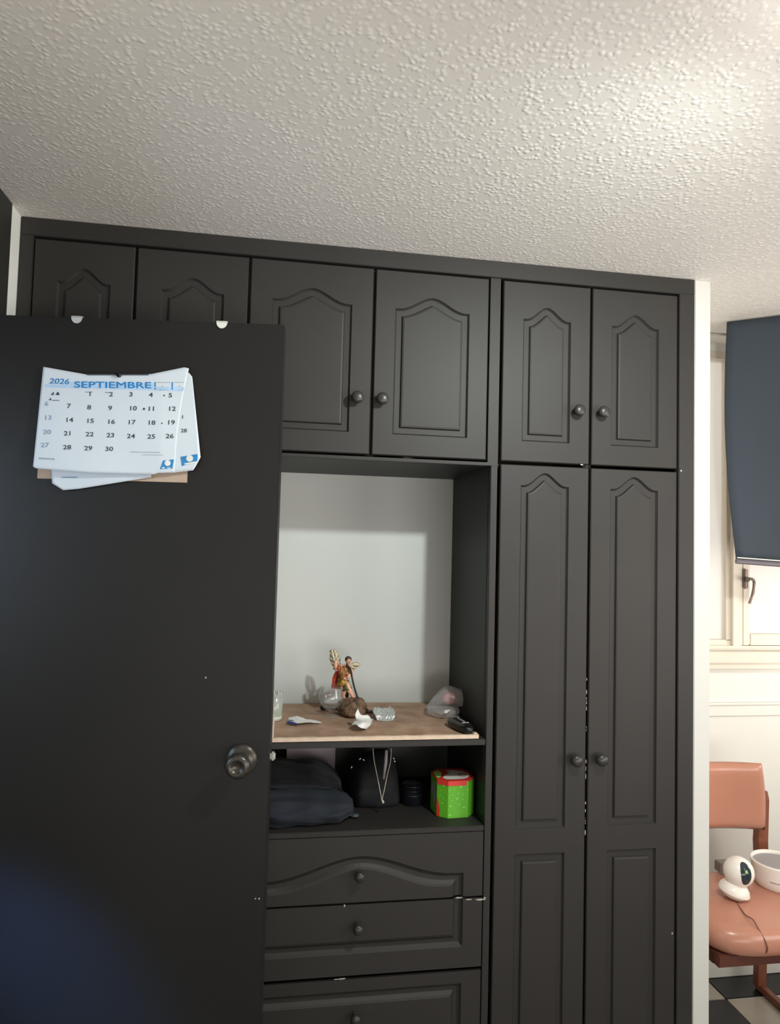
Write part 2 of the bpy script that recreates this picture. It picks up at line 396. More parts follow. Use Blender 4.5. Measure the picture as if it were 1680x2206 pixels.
obj('pane', bx(WX0+0.02, MX0+0.002, YW+0.024, YW+0.028, WZ0+0.02, WZ1-0.02), PANE, win)
obj('pane', bx(GX-0.004, SX2-0.026, YW+0.014, YW+0.018, WZ0+0.05, WZ1-0.05), PANE, win)
obj('pane', bx(SX2+0.04, WX1-0.02, YW+0.024, YW+0.028, WZ0+0.02, WZ1-0.02), PANE, win)
bm = bmesh.new(); box(bm, PX1+0.002, WX1+0.05, YW-0.045, YW, WZ0-0.045, WZ0-0.004, bev=0.003); box(bm, PX1+0.002, WX1+0.05, YW-0.03, YW, WZ0-0.068, WZ0-0.045, bev=0.002)
obj('window_sill', bm, CREAM, win)
hb = aty(1607, 1250, YW-0.012)
bm = bmesh.new()
box(bm, hb.x-0.008, hb.x+0.010, YW-0.014, YW-0.002, hb.z-0.032, hb.z+0.042, bev=0.004)
tube(bm, [(hb.x-0.006, YW-0.03, hb.z+0.004), (hb.x+0.004, YW-0.012, hb.z)], 0.008)
tube(bm, spline([(hb.x, YW-0.02, hb.z+0.006), (hb.x+0.016, YW-0.026, hb.z+0.004), (hb.x+0.022, YW-0.027, hb.z-0.01), (hb.x+0.018, YW-0.024, hb.z-0.05), (hb.x+0.006, YW-0.022, hb.z-0.085)]), 0.0055)
obj('window_latch', bm, mat('taupe_metal', rgb(128, 112, 102), 0.4, metal=0.4, nscale=30, namt=0.1), win)

# blind hanging from the ceiling in front of the window
a, b_ = atz(1567, 693, 2.293), atz(1680, 678, 2.293)
dirb = (b_-a); dirb.z = 0; dirb.normalize()
bl0, br0 = aty(1587, 1205, 0.30), aty(1680, 1212, 0.28)
dirc = (br0-bl0).normalized()
def blindf(u, v):
    t = u*0.85
    top = a+dirb*t
    bot = bl0+dirc*t
    e = -0.012*math.exp(-((v-0.25)/0.2)**2)*0.0 - 0.016*sin(pi*min(1, v*1.02))*(1-u)
    p = top.lerp(bot, v); p.x += e
    p.y += 0.01*sin(v*3.0+u*4)+0.006*sin(u*14)*v
    return p
bl = thing('window_blind', 'dark navy fabric blind hanging from the ceiling in front of the bright window', 'blind', (a.x, a.y, 1.49))
bm = bmesh.new(); grid(bm, 30, 24, blindf, thick=(0.0, 0.004, 0)); obj('blind_fabric', bm, BLIND, bl, smooth=True)
bm = bmesh.new(); tube(bm, [blindf(u/6, 1.0)+Vector((0, 0.002, -0.006)) for u in range(7)], 0.009); obj('bottom_bar', bm, mat('mauve_grey_bar', rgb(98, 90, 98), 0.4, nscale=10, namt=0.05), bl)
bm = bmesh.new(); tube(bm, [blindf(u/6, 1.0)+Vector((0, -0.004, 0.006)) for u in range(7)], 0.0022); obj('hem_piping', bm, WHITEC, bl)
p0, p1 = atz(1530, 720, 2.296), atz(1567, 722, 2.296)
bm = bmesh.new(); tube(bm, [(PX1, p0.y-(p1.y-p0.y), 2.297), p0, p1, (XR, p1.y-0.01, 2.297)], 0.004)  # added grey tube drawn as the line where ceiling and wall meet
struct('ceiling_line', bm, mat('grey_corner_line', rgb(196, 194, 184), 0.7, nscale=10, namt=0.03))

# ------------------------------------------------------------------ built-in wardrobe
X0, X1 = XL+0.002, 1.170
V0, V1, V2, V3, V4, V5, V6 = -0.377, -0.093, 0.2365, 0.5555, 0.593, 0.8550, 1.1190
ZT, ZU = 2.2516, 1.7430
NXL, NXR = -0.083, 0.568         # niche opening
ND = 0.408                        # niche depth
ward = thing('built_in_wardrobe', 'black painted built-in wardrobe filling the wall, with arched raised-panel doors, open niche and drawers', 'wardrobe', (0.25, 0.25, 0))
bm = bmesh.new()
box(bm, X0, X1, -0.003, 0.03, ZT+0.002, ZC-0.001, bev=0.0015)                 # frieze
box(bm, V6+0.003, X1, -0.003, 0.03, 0, ZT+0.002, bev=0.0015)                   # right stile
box(bm, X0, -0.622, -0.003, 0.03, 0, ZT+0.002, bev=0.0015)                     # left stile
box(bm, V3+0.004, V4-0.004, 0.004, 0.022, ZU-0.012, ZT+0.002, bev=0.001)        # divider above
box(bm, NXR+0.001, V4-0.006, 0.0, 0.022, 0, ZU-0.012, bev=0.001)             # divider beside niche
box(bm, NXL-0.022, NXL-0.001, 0.0, 0.022, 0, ZU-0.012, bev=0.001)
box(bm, NXL-0.03, V4-0.006, 0.002, 0.022, ZU-0.012, ZU-0.003, bev=0.001)       # rail over niche
box(bm, X0, X1, 0.004, 0.03, 0, 0.08)                                        # plinth
obj('face_frame', bm, PAINT, ward)
bm = bmesh.new()
box(bm, X0, X1, 0.03, YW-0.004, ZT+0.01, ZC-0.004)
box(bm, X0, X0+0.018, 0.03, YW-0.004, 0.0, ZT+0.01); box(bm, X1-0.018, X1, 0.03, YW-0.004, 0, ZT+0.01)
box(bm, X0+0.018, NXL-0.022, 0.022, YW-0.004, ZU-0.018, ZU-0.004)
box(bm, V4-0.004, X1-0.018, 0.022, YW-0.004, ZU-0.016, ZU-0.004)
box(bm, V1-0.008, V1+0.004, 0.0225, YW-0.004, ZU, ZT); box(bm, V3+0.005, V4-0.004, 0.0225, YW-0.004, ZU, ZT)
for v in (V0, V2, V5): box(bm, v-0.012, v+0.012, 0.0225, 0.04, 0.08 if v != V2 else ZU, ZT)
obj('carcass', bm, INNER, ward)
bm = bmesh.new(); box(bm, NXL-0.0005, NXR+0.0005, 0.0225, ND+0.01, ZU-0.012, ZU-0.003); obj('niche_top_panel', bm, INNER, ward)
obj('side_panel', bx(NXR, V4-0.006, 0.0225, YW-0.004, 0, ZU-0.012), INNER, ward)
obj('side_panel', bx(NXL-0.022, NXL, 0.0225, YW-0.004, 0, ZU-0.012), INNER, ward)
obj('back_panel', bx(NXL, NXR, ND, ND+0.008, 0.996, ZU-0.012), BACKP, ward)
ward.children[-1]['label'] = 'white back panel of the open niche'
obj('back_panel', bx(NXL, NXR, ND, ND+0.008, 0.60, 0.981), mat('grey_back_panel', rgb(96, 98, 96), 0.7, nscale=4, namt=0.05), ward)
obj('shelf', bx(NXL+0.0005, NXR-0.0005, 0.001, ND-0.0005, 0.981, 0.997, bev=0.0015), PAINT, ward)
obj('shelf', bx(NXL+0.0005, NXR-0.0005, 0.001, ND-0.0005, 0.757, 0.771, bev=0.0015), PAINT, ward)

def outline(x0, x1, z0, zs, rise, d, k, mode='closed', nt=28, ns=4):
    """panel outline inset by d.  zs shoulder height, rise of the ogee, k 0..1 rounds -> pointed"""
    xa, xb = x0+d, x1-d
    zb = z0+(d if mode == 'closed' else 0); zt = zs-d
    def top(u):
        gc = 0.5*(1+cos(pi*min(1, (abs(u)/0.90)**0.95))); gp = max(0, 1-abs(u)/0.95)**1.3
        return zt+rise*((1-k)*gc+k*gp)
    P = []
    if mode == 'closed':
        for i in range(ns): P.append((xa+(xb-xa)*i/ns, zb))
    for i in range(ns): P.append((xb, zb+(top(1)-zb)*i/ns))
    for i in range(nt): u = 1-2*i/nt; P.append(((xa+xb)/2+u*(xb-xa)/2, top(u)))
    for i in range(ns): P.append((xa, top(1)+(zb-top(1))*i/ns))
    if mode != 'closed': P.append((xa, zb))
    return P
def rectpath(x0, x1, z0, z1, mode='closed', nt=28, ns=4):
    P = []
    if mode == 'closed':
        for i in range(ns): P.append((x0+(x1-x0)*i/ns, z0))
    for i in range(ns): P.append((x1, z0+(z1-z0)*i/ns))
    for i in range(nt): P.append((x1+(x0-x1)*i/nt, z1))
    for i in range(ns): P.append((x0, z1+(z0-z1)*i/ns))
    if mode != 'closed': P.append((x0, z0))
    return P
DPROF = [(0, 0), (0.0015, 0.0030), (0.0045, 0.0070), (0.0185, 0.0072), (0.0215, 0.0010), (0.0255, 0.0)]
WPROF = [(0, 0), (0.004, 0.0055), (0.010, 0.0088), (0.020, 0.0085), (0.0275, 0.002), (0.033, 0.0)]
def patch(bm, rect, pan, prof, y0=0.0, mode='closed', flip=False, fr=None):
    """flat field rect=(x0,x1,z0,z1) with a routed panel pan=(x0,x1,z0,zs,rise)"""
    dm = prof[-1][0]
    def put(P, dep):
        out = []
        for x, z in P:
            if flip: z = rect[2]+rect[3]-z
            out.append(bm.verts.new((x, y0+dep, z)))
        return out
    rings = [put(rectpath(*rect, mode=mode), 0)]
    for d, dep in prof: rings.append(put(outline(*pan, d, min(1, d/dm) if mode == 'closed' else 0.0, mode=mode), dep))
    n = len(rings[0])
    for A, B in zip(rings, rings[1:]):
        for i in range(n if mode == 'closed' else n-1):
            j = (i+1) % n
            bm.faces.new((A[i], A[j], B[j], B[i]))
    bm.faces.new(rings[-1])
def slab(bm, x0, x1, z0, z1, y0, th, e=0.0022):
    """edge band and back of a door; the front is filled by patches of the inset rectangle"""
    rr = [((x0, z0), (x1, z0), (x1, z1), (x0, z1)), ((x0, z0), (x1, z0), (x1, z1), (x0, z1)), ((x0+e, z0+e), (x1-e, z0+e), (x1-e, z1-e), (x0+e, z1-e))]
    ys = [y0+th, y0+e, y0]
    R = [[bm.verts.new((x, y, z)) for x, z in q] for q, y in zip(rr, ys)]
    for A, B in zip(R, R[1:]):
        for i in range(4): bm.faces.new((A[i], A[(i+1) % 4], B[(i+1) % 4], B[i]))
    bm.faces.new(R[0][::-1]); return e
def knob(parent, x, z, y=0.0, s=1.0, m=None):
    bm = bmesh.new(); M = Matrix.Translation((x, y+0.0005, z)) @ Matrix.Rotation(radians(90), 4, 'X')
    lathe(bm, [(0.0085*s, 0), (0.0085*s, 0.002), (0.0062*s, 0.004), (0.006*s, 0.010), (0.0095*s, 0.0135), (0.0145*s, 0.017), (0.0165*s, 0.0215), (0.0155*s, 0.026), (0.0115*s, 0.0295), (0.006*s, 0.0312), (0.001, 0.0316)], M, 28)
    return obj('knob', bm, m or KNOB, parent, smooth=True)
def door(x0, x1, z0, z1, panels, kx=None, kz=None, name='door', prof=DPROF, y0=0.0, label=None, th=0.018):
    bm = bmesh.new(); e = slab(bm, x0, x1, z0, z1, y0, th)
    zz = [z0+e]+[p[0] for p in panels[1:]]+[z1-e]
    for i, (_, pan) in enumerate(panels):
        patch(bm, (x0+e, x1-e, zz[i], zz[i+1]), pan, prof, y0)
    bmesh.ops.remove_doubles(bm, verts=bm.verts, dist=1e-5)
    o = obj(name, bm, PAINT, ward)
    if label: o['label'] = label
    if kx is not None: knob(o, kx, kz, y0)
    return o
g = 0.0034
def upper(xa, xb, m, kx, label):
    return door(xa, xb, ZU+g, ZT-g, [(0, (xa+m, xb-m, 1.803, 2.145, 0.036))], kx, 1.893, label=label)
upper(-0.620, V0-g, 0.056, V0-0.035, 'upper cupboard door at the far left, above the open door')
upper(V0+g, V1-g, 0.060, V0+0.035, 'second upper cupboard door from the left, above the open door')
upper(V1+g, V2-g, 0.056, 0.196, 'upper cupboard door left of the pair over the niche')
upper(V2+g, V3-g*0.5, 0.054, 0.262, 'upper cupboard door right of the pair over the niche')
upper(V4+g, V5-g, 0.058, 0.813, 'narrow upper door over the left tall door')
upper(V5+g, V6-0.001, 0.058, 0.885, 'narrow upper door over the right tall door')
def tall(xa, xb, kx, label):
    m = 0.058
    return door(xa, xb, 0.085, ZU-0.006, [(0.085, (xa+m, xb-m, 0.14, 0.692, 0.0)), (0.725, (xa+m, xb-m, 0.758, 1.681, 0.036))], kx, 0.940, label=label)
tall(V4+g, V5-g, 0.818, 'tall wardrobe door left of the right-hand pair')
tall(V5+g, V6-0.001, 0.890, 'tall wardrobe door at the far right')
tall(-0.620, V0-g, V0-0.035, 'tall wardrobe door hidden behind the open door, left one')
tall(V0+g, NXL-0.026, V0+0.035, 'tall wardrobe door hidden behind the open door, right one')
# drawers
ZD1, ZD2 = 0.588, 0.404
dx0, dx1 = NXL+0.001, NXR-0.002; px0_, px1_ = -0.032, 0.514
def drawer(z0, z1, pan, mode, flip, kz, label, recess=0.0):
    y0 = recess
    bm = bmesh.new(); 
    box(bm, dx0, dx1, y0+0.012, y0+0.020, z0, z1)
    rect = (dx0, dx1, z0, z1)
    patch(bm, rect, pan, WPROF, y0, mode, flip)
    # edges of the front
    for (xa, xb, za, zb) in ((dx0, dx0, z0, z1), (dx1, dx1, z0, z1)):
        vs = [bm.verts.new(p) for p in ((xa, y0, za), (xa, y0+0.013, za), (xa, y0+0.013, zb), (xa, y0, zb))]; bm.faces.new(vs)
    for z in (z0, z1):
        vs = [bm.verts.new(p) for p in ((dx0, y0+0.009, z), (dx1, y0+0.009, z), (dx1, y0+0.014, z), (dx0, y0+0.014, z))]; bm.faces.new(vs)
        if (mode == 'closed') or (z == z1 and not flip) or (z == z0 and flip):
            vs = [bm.verts.new(p) for p in ((dx0, y0, z), (dx1, y0, z), (dx1, y0+0.013, z), (dx0, y0+0.013, z))]; bm.faces.new(vs)
    o = obj('drawer', bm, PAINT, ward); o['label'] = label
    knob(o, 0.236, kz, y0, 0.8)
    return o
drawer(ZD1+0.003, 0.756, (px0_, px1_, ZD1+0.003, 0.652, 0.054), 'open', False, 0.663, 'top drawer with the arched moulding')
drawer(ZD2+0.006, ZD1-0.002, (px0_, px1_, ZD2+0.006, ZD2+0.006+(ZD1-0.002)-0.463, 0.0), 'open', True, 0.533, 'second drawer with a straight lower moulding')
drawer(0.085, ZD2-0.004, (px0_, px1_, 0.14, 0.37, 0.0), 'closed', False, 0.312, 'lowest drawer', 0.001)
bm = bmesh.new(); box(bm, dx0+0.01, dx1-0.01, 0.03, 0.36, 0.10, 0.39); box(bm, dx0+0.01, dx1-0.01, 0.03, 0.36, 0.42, 0.575); box(bm, dx0+0.01, dx1-0.01, 0.03, 0.36, 0.605, 0.74)
obj('drawer_box', bm, INNER, ward)
# chipped paint showing white
bm = bmesh.new()
def chip(px, py, w_, h_, y=-0.0006):
    c = aty(px, py, y); n = 9; ph = random.random()*6
    ws = w_/780; hs = h_/780
    f_ = [bm.verts.new((c.x+ws/2*cos(2*pi*i/n)*random.uniform(0.6, 1), y, c.z+hs/2*sin(2*pi*i/n)*random.uniform(0.6, 1))) for i in range(n)]
    b2 = [bm.verts.new(v.co+Vector((0, 0.0005, 0))) for v in f_]
    bm.faces.new(f_)
    for i in range(n): bm.faces.new((f_[i], f_[(i+1) % n], b2[(i+1) % n], b2[i]))
for q in [(1253, 1001, 9, 4), (988, 1934, 18, 4), (1010, 1938, 16, 3), (1034, 1938, 22, 4), (1044, 1935, 5, 8), (742, 1951, 4, 7), (736, 2109, 22, 4), (724, 2110, 10, 3), (1448, 2011, 4, 6)]: chip(*q)
chip(1467, 1014, 5, 5, -0.0036)
for k in range(18):
    py = random.choice([1440, 1470, 1500, 1520, 1560, 1580, 1610, 1640, 1660, 1690, 1730, 1760, 1790])+random.uniform(-14, 14)
    chip(1264-(py-1440)*0.010, py, random.uniform(1.4, 2.4), random.uniform(6, 15))
obj('chipped_paint', bm, CHIP, ward, kind='stuff')

# ------------------------------------------------------------------ open room door with knob
LA, LB = Vector((0.0, -0.244, 0)), Vector((-0.62, -0.162, 0))
ldir = (LB-LA).normalized(); lnor = Vector((ldir.y, -ldir.x, 0)); 
if lnor.y > 0: lnor = -lnor
LW = 0.652
def leafpt(s, z, out=0.0): return LA+ldir*s+lnor*out+Vector((0, 0, z))
def leaf(px, py, out=0.0):
    a_ = ray(px, py); p0 = LA+lnor*out; t = ((p0-CAM).dot(lnor))/a_.dot(lnor); return CAM+a_*t
LM = Matrix((( ldir.x, lnor.x, 0, LA.x), (ldir.y, lnor.y, 0, LA.y), (0, 0, 1, 0), (0, 0, 0, 1)))   # local (s, out, z)
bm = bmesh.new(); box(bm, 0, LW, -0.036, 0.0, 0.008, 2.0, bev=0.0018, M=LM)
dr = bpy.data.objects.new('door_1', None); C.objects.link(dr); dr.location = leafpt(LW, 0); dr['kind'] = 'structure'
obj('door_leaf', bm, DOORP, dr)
kp = leaf(521, 1636)
def axisM(p, d):
    q = Vector(d).to_track_quat('Z', 'Y').to_matrix().to_4x4(); return Matrix.Translation(p) @ q
bm = bmesh.new(); lathe(bm, [(0.034, 0), (0.034, 0.003), (0.031, 0.007), (0.022, 0.011), (0.014, 0.013)], axisM(kp, lnor), 40)
rose = obj('door_knob', bm, KNOBM, dr, smooth=True)
bm = bmesh.new(); lathe(bm, [(0.0125, 0.011), (0.0125, 0.024), (0.018, 0.030), (0.0245, 0.036), (0.0265, 0.044), (0.0262, 0.052), (0.022, 0.058), (0.0165, 0.060), (0.0125, 0.0575), (0.0105, 0.054), (0.002, 0.053)], axisM(kp, lnor), 40)
obj('grip', bm, KNOBM, rose, smooth=True)
bm = bmesh.new(); c = leaf(583, 1634)
box(bm, -0.011, 0.0, -0.024, -0.012, c.z-0.009, c.z+0.009, bev=0.003, M=LM)
obj('latch_bolt', bm, SILVER, dr)
bm = bmesh.new()
for i in range(3): 
    z = (0.25, 1.0, 1.78)[i]; tube(bm, [leafpt(LW+0.003, z-0.045, 0.004), leafpt(LW+0.003, z+0.045, 0.004)], 0.006)
obj('hinge', bm, KNOBM, dr)
bm = bmesh.new()
for (px, py, r) in ((443, 1460, 0.0022), (550, 1936, 0.0018), (558, 1936, 0.0022), (444, 1459, 0.0015)):
    lathe(bm, [(r, -0.0004), (r*0.8, 0.0006)], axisM(leaf(px, py), lnor), 7)
obj('chipped_paint', bm, CHIP, dr, kind='stuff')
for i, (px, py, lab) in enumerate(((166, 683, 'clear plastic hook clipped over the door top at the left'), (478, 697, 'frosted plastic hook clipped over the door top near its right end'))):
    c = leaf(px, py); s_ = (c-LA).dot(ldir)
    bm = bmesh.new(); n = 16; R = 0.012
    f_ = [(s_+R*cos(pi+pi*k/n), 1.9995+R*1.15*sin(pi+pi*k/n)) for k in range(n+1)]
    A = [bm.verts.new(leafpt(x, z, 0.0004)) for x, z in f_]; B = [bm.verts.new(leafpt(x, z, 0.0022)) for x, z in f_]
    bm.faces.new(A[::-1]); bm.faces.new(B)
    for k in range(n+1): bm.faces.new((A[k], A[(k+1) % (n+1)], B[(k+1) % (n+1)], B[k]))
    box(bm, s_-R, s_+R, -0.038, 0.0022, 2.0004, 2.0022, M=LM); box(bm, s_-R, s_+R, -0.038, -0.0363, 1.98, 2.0022, M=LM)
    o = obj('over_door_hook', bm, CLIPM if i == 0 else WHITEC); tag(o, lab, 'hook')

# ------------------------------------------------------------------ wall calendar on the door
cal = thing('wall_calendar', 'white September 2026 wall calendar with curled pages hanging on the black door', 'calendar', leaf(256, 808, 0.004))
def interp(P, t):
    for (t0, v0), (t1, v1) in zip(P, P[1:]):
        if t <= t1: return v0+(v1-v0)*(t-t0)/(t1-t0)
    return P[-1][1]
obj('backing_board', bx((leaf(409, 900)-LA).dot(ldir), (leaf(88, 900)-LA).dot(ldir), 0.0006, 0.0022, leaf(88, 1031).z, leaf(100, 812).z, M=LM), KRAFT, cal)
def page(name, T, B, out0, bul, m=PAPER, xt=None):
    """T, B lists of (u,(px,py)) top and bottom edges"""
    def f(u, v):
        tx, ty = interp([(q, p[0]) for q, p in T], u), interp([(q, p[1]) for q, p in T], u)
        bx_, by_ = interp([(q, p[0]) for q, p in B], u), interp([(q, p[1]) for q, p in B], u)
        return leaf(tx+(bx_-tx)*v, ty+(by_-ty)*v, out0+bul(u, v))
    bm = bmesh.new(); grid(bm, 40, 24, f, thick=-lnor*0.0003)
    return obj(name, bm, m, cal, smooth=True)
page('page', [(0, (105, 900)), (1, (330, 900))], [(0, (112, 1041)), (0.10, (136, 1056)), (0.25, (170, 1053)), (1, (326, 1028))], 0.004, lambda u, v: 0.004*v*v)
page('page', [(0, (250, 808)), (0.9, (407, 803)), (1, (414, 812))], [(0, (250, 1010)), (0.7, (376, 1018)), (0.93, (417, 1013)), (1, (432, 985))], 0.006, lambda u, v: 0.006*v*(1-u)+0.005*v*v)
def out1(px, py):
    v = (py-800)/215.0; u = (px-72)/330.0
    fold = 0.0
    return 0.010+0.010*v*v+0.004*sin(u*5+1)*v-(0.006*max(0, (u-0.83)/0.17)**1.0)*(0.3+v)
T1 = [(0, (93, 790)), (0.3, (188, 807)), (0.42, (230, 807)), (0.72, (319, 807)), (0.97, (398, 791)), (1, (407, 794))]
B1 = [(0, (71, 1005)), (0.04, (77, 1009)), (0.35, (193, 1018)), (0.80, (331, 1022)), (0.85, (340, 1019)), (1, (376, 1018))]
def f1(u, v):
    tx, ty = interp([(q, p[0]) for q, p in T1], u), interp([(q, p[1]) for q, p in T1], u)
    bx_, by_ = interp([(q, p[0]) for q, p in B1], u), interp([(q, p[1]) for q, p in B1], u)
    x, y = tx+(bx_-tx)*v, ty+(by_-ty)*v
    if u > 0.9: x -= (u-0.9)*10*6*sin(pi*v)
    return leaf(x, y, out1(x, y))
bm = bmesh.new(); grid(bm, 60, 36, f1, thick=-lnor*0.0003); obj('page', bm, PAPER, cal, smooth=True)
bm = bmesh.new(); tube(bm, [leaf(x, 807, 0.010) for x in range(188, 322, 3)], 0.0016); obj('binding', bm, INK, cal)
bm = bmesh.new(); lathe(bm, [(0.0055, -0.008), (0.0055, 0.004), (0.003, 0.006)], axisM(leaf(256, 808, 0.012), lnor), 12); obj('pin', bm, BLACKPL, cal)

fcache = {}
def text_px(bm, s, px, py, hpx, stretch=1.0, slant=0.0, rot=0.0, outf=out1, bold=0.0, d=0.0005):
    cu = bpy.data.curves.new('t', 'FONT'); cu.body = s; cu.size = 1.0; cu.align_x = 'CENTER'; cu.align_y = 'CENTER'; cu.offset = bold; cu.resolution_u = 3
    o = bpy.data.objects.new('t', cu); C.objects.link(o)
    me = bpy.data.meshes.new_from_object(o.evaluated_get(bpy.context.evaluated_depsgraph_get()))
    vs = []
    for v in me.vertices:
        x = v.co.x*hpx*1.4*stretch; y = v.co.y*hpx*1.4
        x += y*slant; xr = x*cos(rot)-(-y)*sin(rot); yr = x*sin(rot)+(-y)*cos(rot)
        X_, Y_ = px+xr, py+yr
        vs.append(bm.verts.new(leaf(X_, Y_, outf(X_, Y_)+d)))
    for p in me.polygons:
        try: bm.faces.new([vs[i] for i in p.vertices])
        except ValueError: pass
    bpy.data.objects.remove(o); bpy.data.curves.remove(cu); bpy.data.meshes.remove(me)
def quad_px(bm, pts, outf=out1, d=0.0004, n=10):
    (ax, ay), (bx2, by2), (cx, cy), (dx, dy) = pts
    def f(u, v):
        x = (ax*(1-u)+bx2*u)*(1-v)+(dx*(1-u)+cx*u)*v; y = (ay*(1-u)+by2*u)*(1-v)+(dy*(1-u)+cy*u)*v
        return leaf(x, y, outf(x, y)+d)
    grid(bm, n, 3, f)
def rect_px(bm, x0, y0, x1, y1, sk=0.0, **k): quad_px(bm, [(x0, y0), (x1, y0+sk), (x1, y1+sk), (x0, y1)], **k)
def disc_px(bm, cx, cy, rx, ry, outf=out1, d=0.0007, n=18, sq=1.0):
    vs = []
    for i in range(n):
        c_, s_ = cos(2*pi*i/n), sin(2*pi*i/n)
        x = cx+rx*math.copysign(abs(c_)**sq, c_); y = cy+ry*math.copysign(abs(s_)**sq, s_)
        vs.append(bm.verts.new(leaf(x, y, outf(x, y)+d)))
    bm.faces.new(vs)
bm = bmesh.new()
quad_px(bm, [(97, 828), (397, 834), (394, 843), (96, 834)], n=40); rect_px(bm, 140, 823, 330, 829, 3, n=24)
obj('header_band', bm, PALEBLUE, cal)
bm = bmesh.new(); text_px(bm, 'SEPTIEMBRE', 242, 829.5, 13.5, 1.68, rot=0.01); text_px(bm, 'SEPTIEMBRE', 243.4, 829.7, 13.5, 1.68, rot=0.01, d=0.0006); text_px(bm, 'SEPTIEMBRE', 242.7, 830.4, 13.5, 1.68, rot=0.01, d=0.0007)
obj('month_lettering', bm, BLUEINK, cal, kind='stuff')
for xb in (332.5, 369.5):
    bm = bmesh.new(); rect_px(bm, xb, 823, xb+3, 840); obj('blue_bar', bm, BLUEINK, cal)
bm = bmesh.new(); text_px(bm, '2026', 128, 822, 11.5, 1.35, slant=0.2, bold=0.02, rot=0.04); obj('year_lettering', bm, BLUEINK, cal, kind='stuff')
for x, y, s in [(194, 849, '1'), (239, 850, '2'), (282, 850, '3'), (325, 851, '4'), (367, 852, '5'),
    (148, 875, '7'), (192, 878, '8'), (237, 879.5, '9'), (286, 880, '10'), (326, 881, '11'), (370, 881, '12'),
    (149, 905, '14'), (194, 907, '15'), (239, 909, '16'), (283, 910, '17'), (326, 911, '18'), (368, 910.5, '19'),
    (146, 934, '21'), (193, 936, '22'), (238, 938, '23'), (282, 940, '24'), (326, 941, '25'), (365.5, 940, '26'),
    (144.5, 964, '28'), (190, 966, '29'), (235, 967.5, '30')]:
    bm = bmesh.new(); text_px(bm, s, x, y, 9.5, 1.35, bold=0.018, slant=0.05); obj('date_numeral', bm, INK, cal)
for x, y, s in [(100, 870, '6'), (103, 900, '13'), (101, 931, '20'), (96.5, 959, '27')]:
    bm = bmesh.new(); text_px(bm, s, x, y, 9.5, 1.35, bold=0.018); obj('date_numeral', bm, SUNINK, cal)
bm = bmesh.new()
for x, y, r in [(353.5, 852, 1.8), (310, 881, 2.6), (349, 912, 1.7)]: disc_px(bm, x, y, r, r, n=10)
for x0, y0, x1, y1 in [(110, 848, 116, 851), (113, 845, 116, 848), (120, 848, 128, 851), (122, 845, 127, 848), (105, 860, 111, 862), (108, 857, 110, 860), (112, 862, 128, 863.3), (183, 844, 200, 845), (226, 845, 243, 846)]: rect_px(bm, x0, y0, x1, y1, n=2)
obj('tiny_marks', bm, INK, cal, kind='stuff')
bm = bmesh.new()
rect_px(bm, 83, 985.5, 118, 989, 2); rect_px(bm, 280, 973, 345, 974.5, 1); rect_px(bm, 305, 979, 352, 980.2, 1)
for x0, x1 in ((338, 367), (375, 396)):
    rect_px(bm, x0, 823, x1, 824.5); rect_px(bm, x0, 839, x1, 841)
    rect_px(bm, x0+10, 831, x0+13, 833)
obj('small_print', bm, GREYINK, cal, kind='stuff')
bm = bmesh.new(); quad_px(bm, [(351, 992), (375, 989.5), (371, 1010), (344, 1011)]); 
obj('logo_patch', bm, BLUEINK, cal)
bm = bmesh.new(); disc_px(bm, 361, 997.5, 6.5, 6.5); disc_px(bm, 352, 1008, 3.5, 1.5); disc_px(bm, 364, 1008.5, 5, 1.2); obj('logo_disc', bm, WHITEC, cal)
def out2(px, py): u = (px-250)/175.0; v = (py-806)/205.0; return 0.006+0.006*v*(1-u)+0.005*v*v+0.0004
bm = bmesh.new(); quad_px(bm, [(389, 984), (425, 978), (428, 992), (392, 1004)], outf=out2); obj('logo_patch', bm, BLUEINK, cal)
bm = bmesh.new(); disc_px(bm, 408.5, 987.5, 7.5, 7, outf=out2, d=0.0007); rect_px(bm, 397, 998, 421, 1001, -4, outf=out2, d=0.0007); obj('logo_disc', bm, WHITEC, cal)
bm = bmesh.new(); text_px(bm, '1', 393.5, 898.5, 8, 1.2, outf=out2, bold=0.01); obj('date_numeral', bm, INK, cal); bm = bmesh.new(); text_px(bm, '28', 396, 928, 8, 1.2, outf=out2, bold=0.01); obj('date_numeral', bm, INK, cal)
def out3(px, py): return 0.004+0.004*((py-900)/145.0)**2
bm = bmesh.new(); rect_px(bm, 133, 1027, 166, 1029.5, 0, outf=out3, d=0.0006); obj('small_print', bm, SUNINK, cal)

# ------------------------------------------------------------------ things on the niche shelf
ZB = 1.008
cb = thing('cardboard_sheet', 'brown cardboard sheet with pale torn front edge lying on the niche shelf', 'cardboard', (0.25, 0.2, 0.998))
random.seed(3)
bm = bmesh.new()
def fb(u, v):
    x = -0.06+u*0.606; 
    y = 0.004+v*0.398
    return Vector((x, y, ZB-0.0008+0.0006*sin(u*9+v*3)))
grid(bm, 30, 12, fb, thick=(0, 0, -0.0085)); obj('sheet', bm, CARD, cb)
bm = bmesh.new()
n = 60; A = []
for i in range(n+1):
    x = -0.06+0.608*i/n; jz = random.uniform(0, 0.0014); jy = random.uniform(0, 0.004)
    A.append([bm.verts.new((x, 0.0022, 0.9985)), bm.verts.new((x, 0.0018, ZB-0.0004+jz*0.4)), bm.verts.new((x, 0.007+jy, ZB+0.0006))])
for p, q in zip(A, A[1:]):
    for k in range(2): bm.faces.new((p[k], q[k], q[k+1], p[k+1]))
box(bm, 0.5462, 0.549, 0.002, 0.03, 0.9985, ZB+0.001); box(bm, 0.536, 0.547, 0.004, 0.016, ZB, ZB+0.004, bev=0.0015)
obj('torn_edge', bm, CARDE, cb)
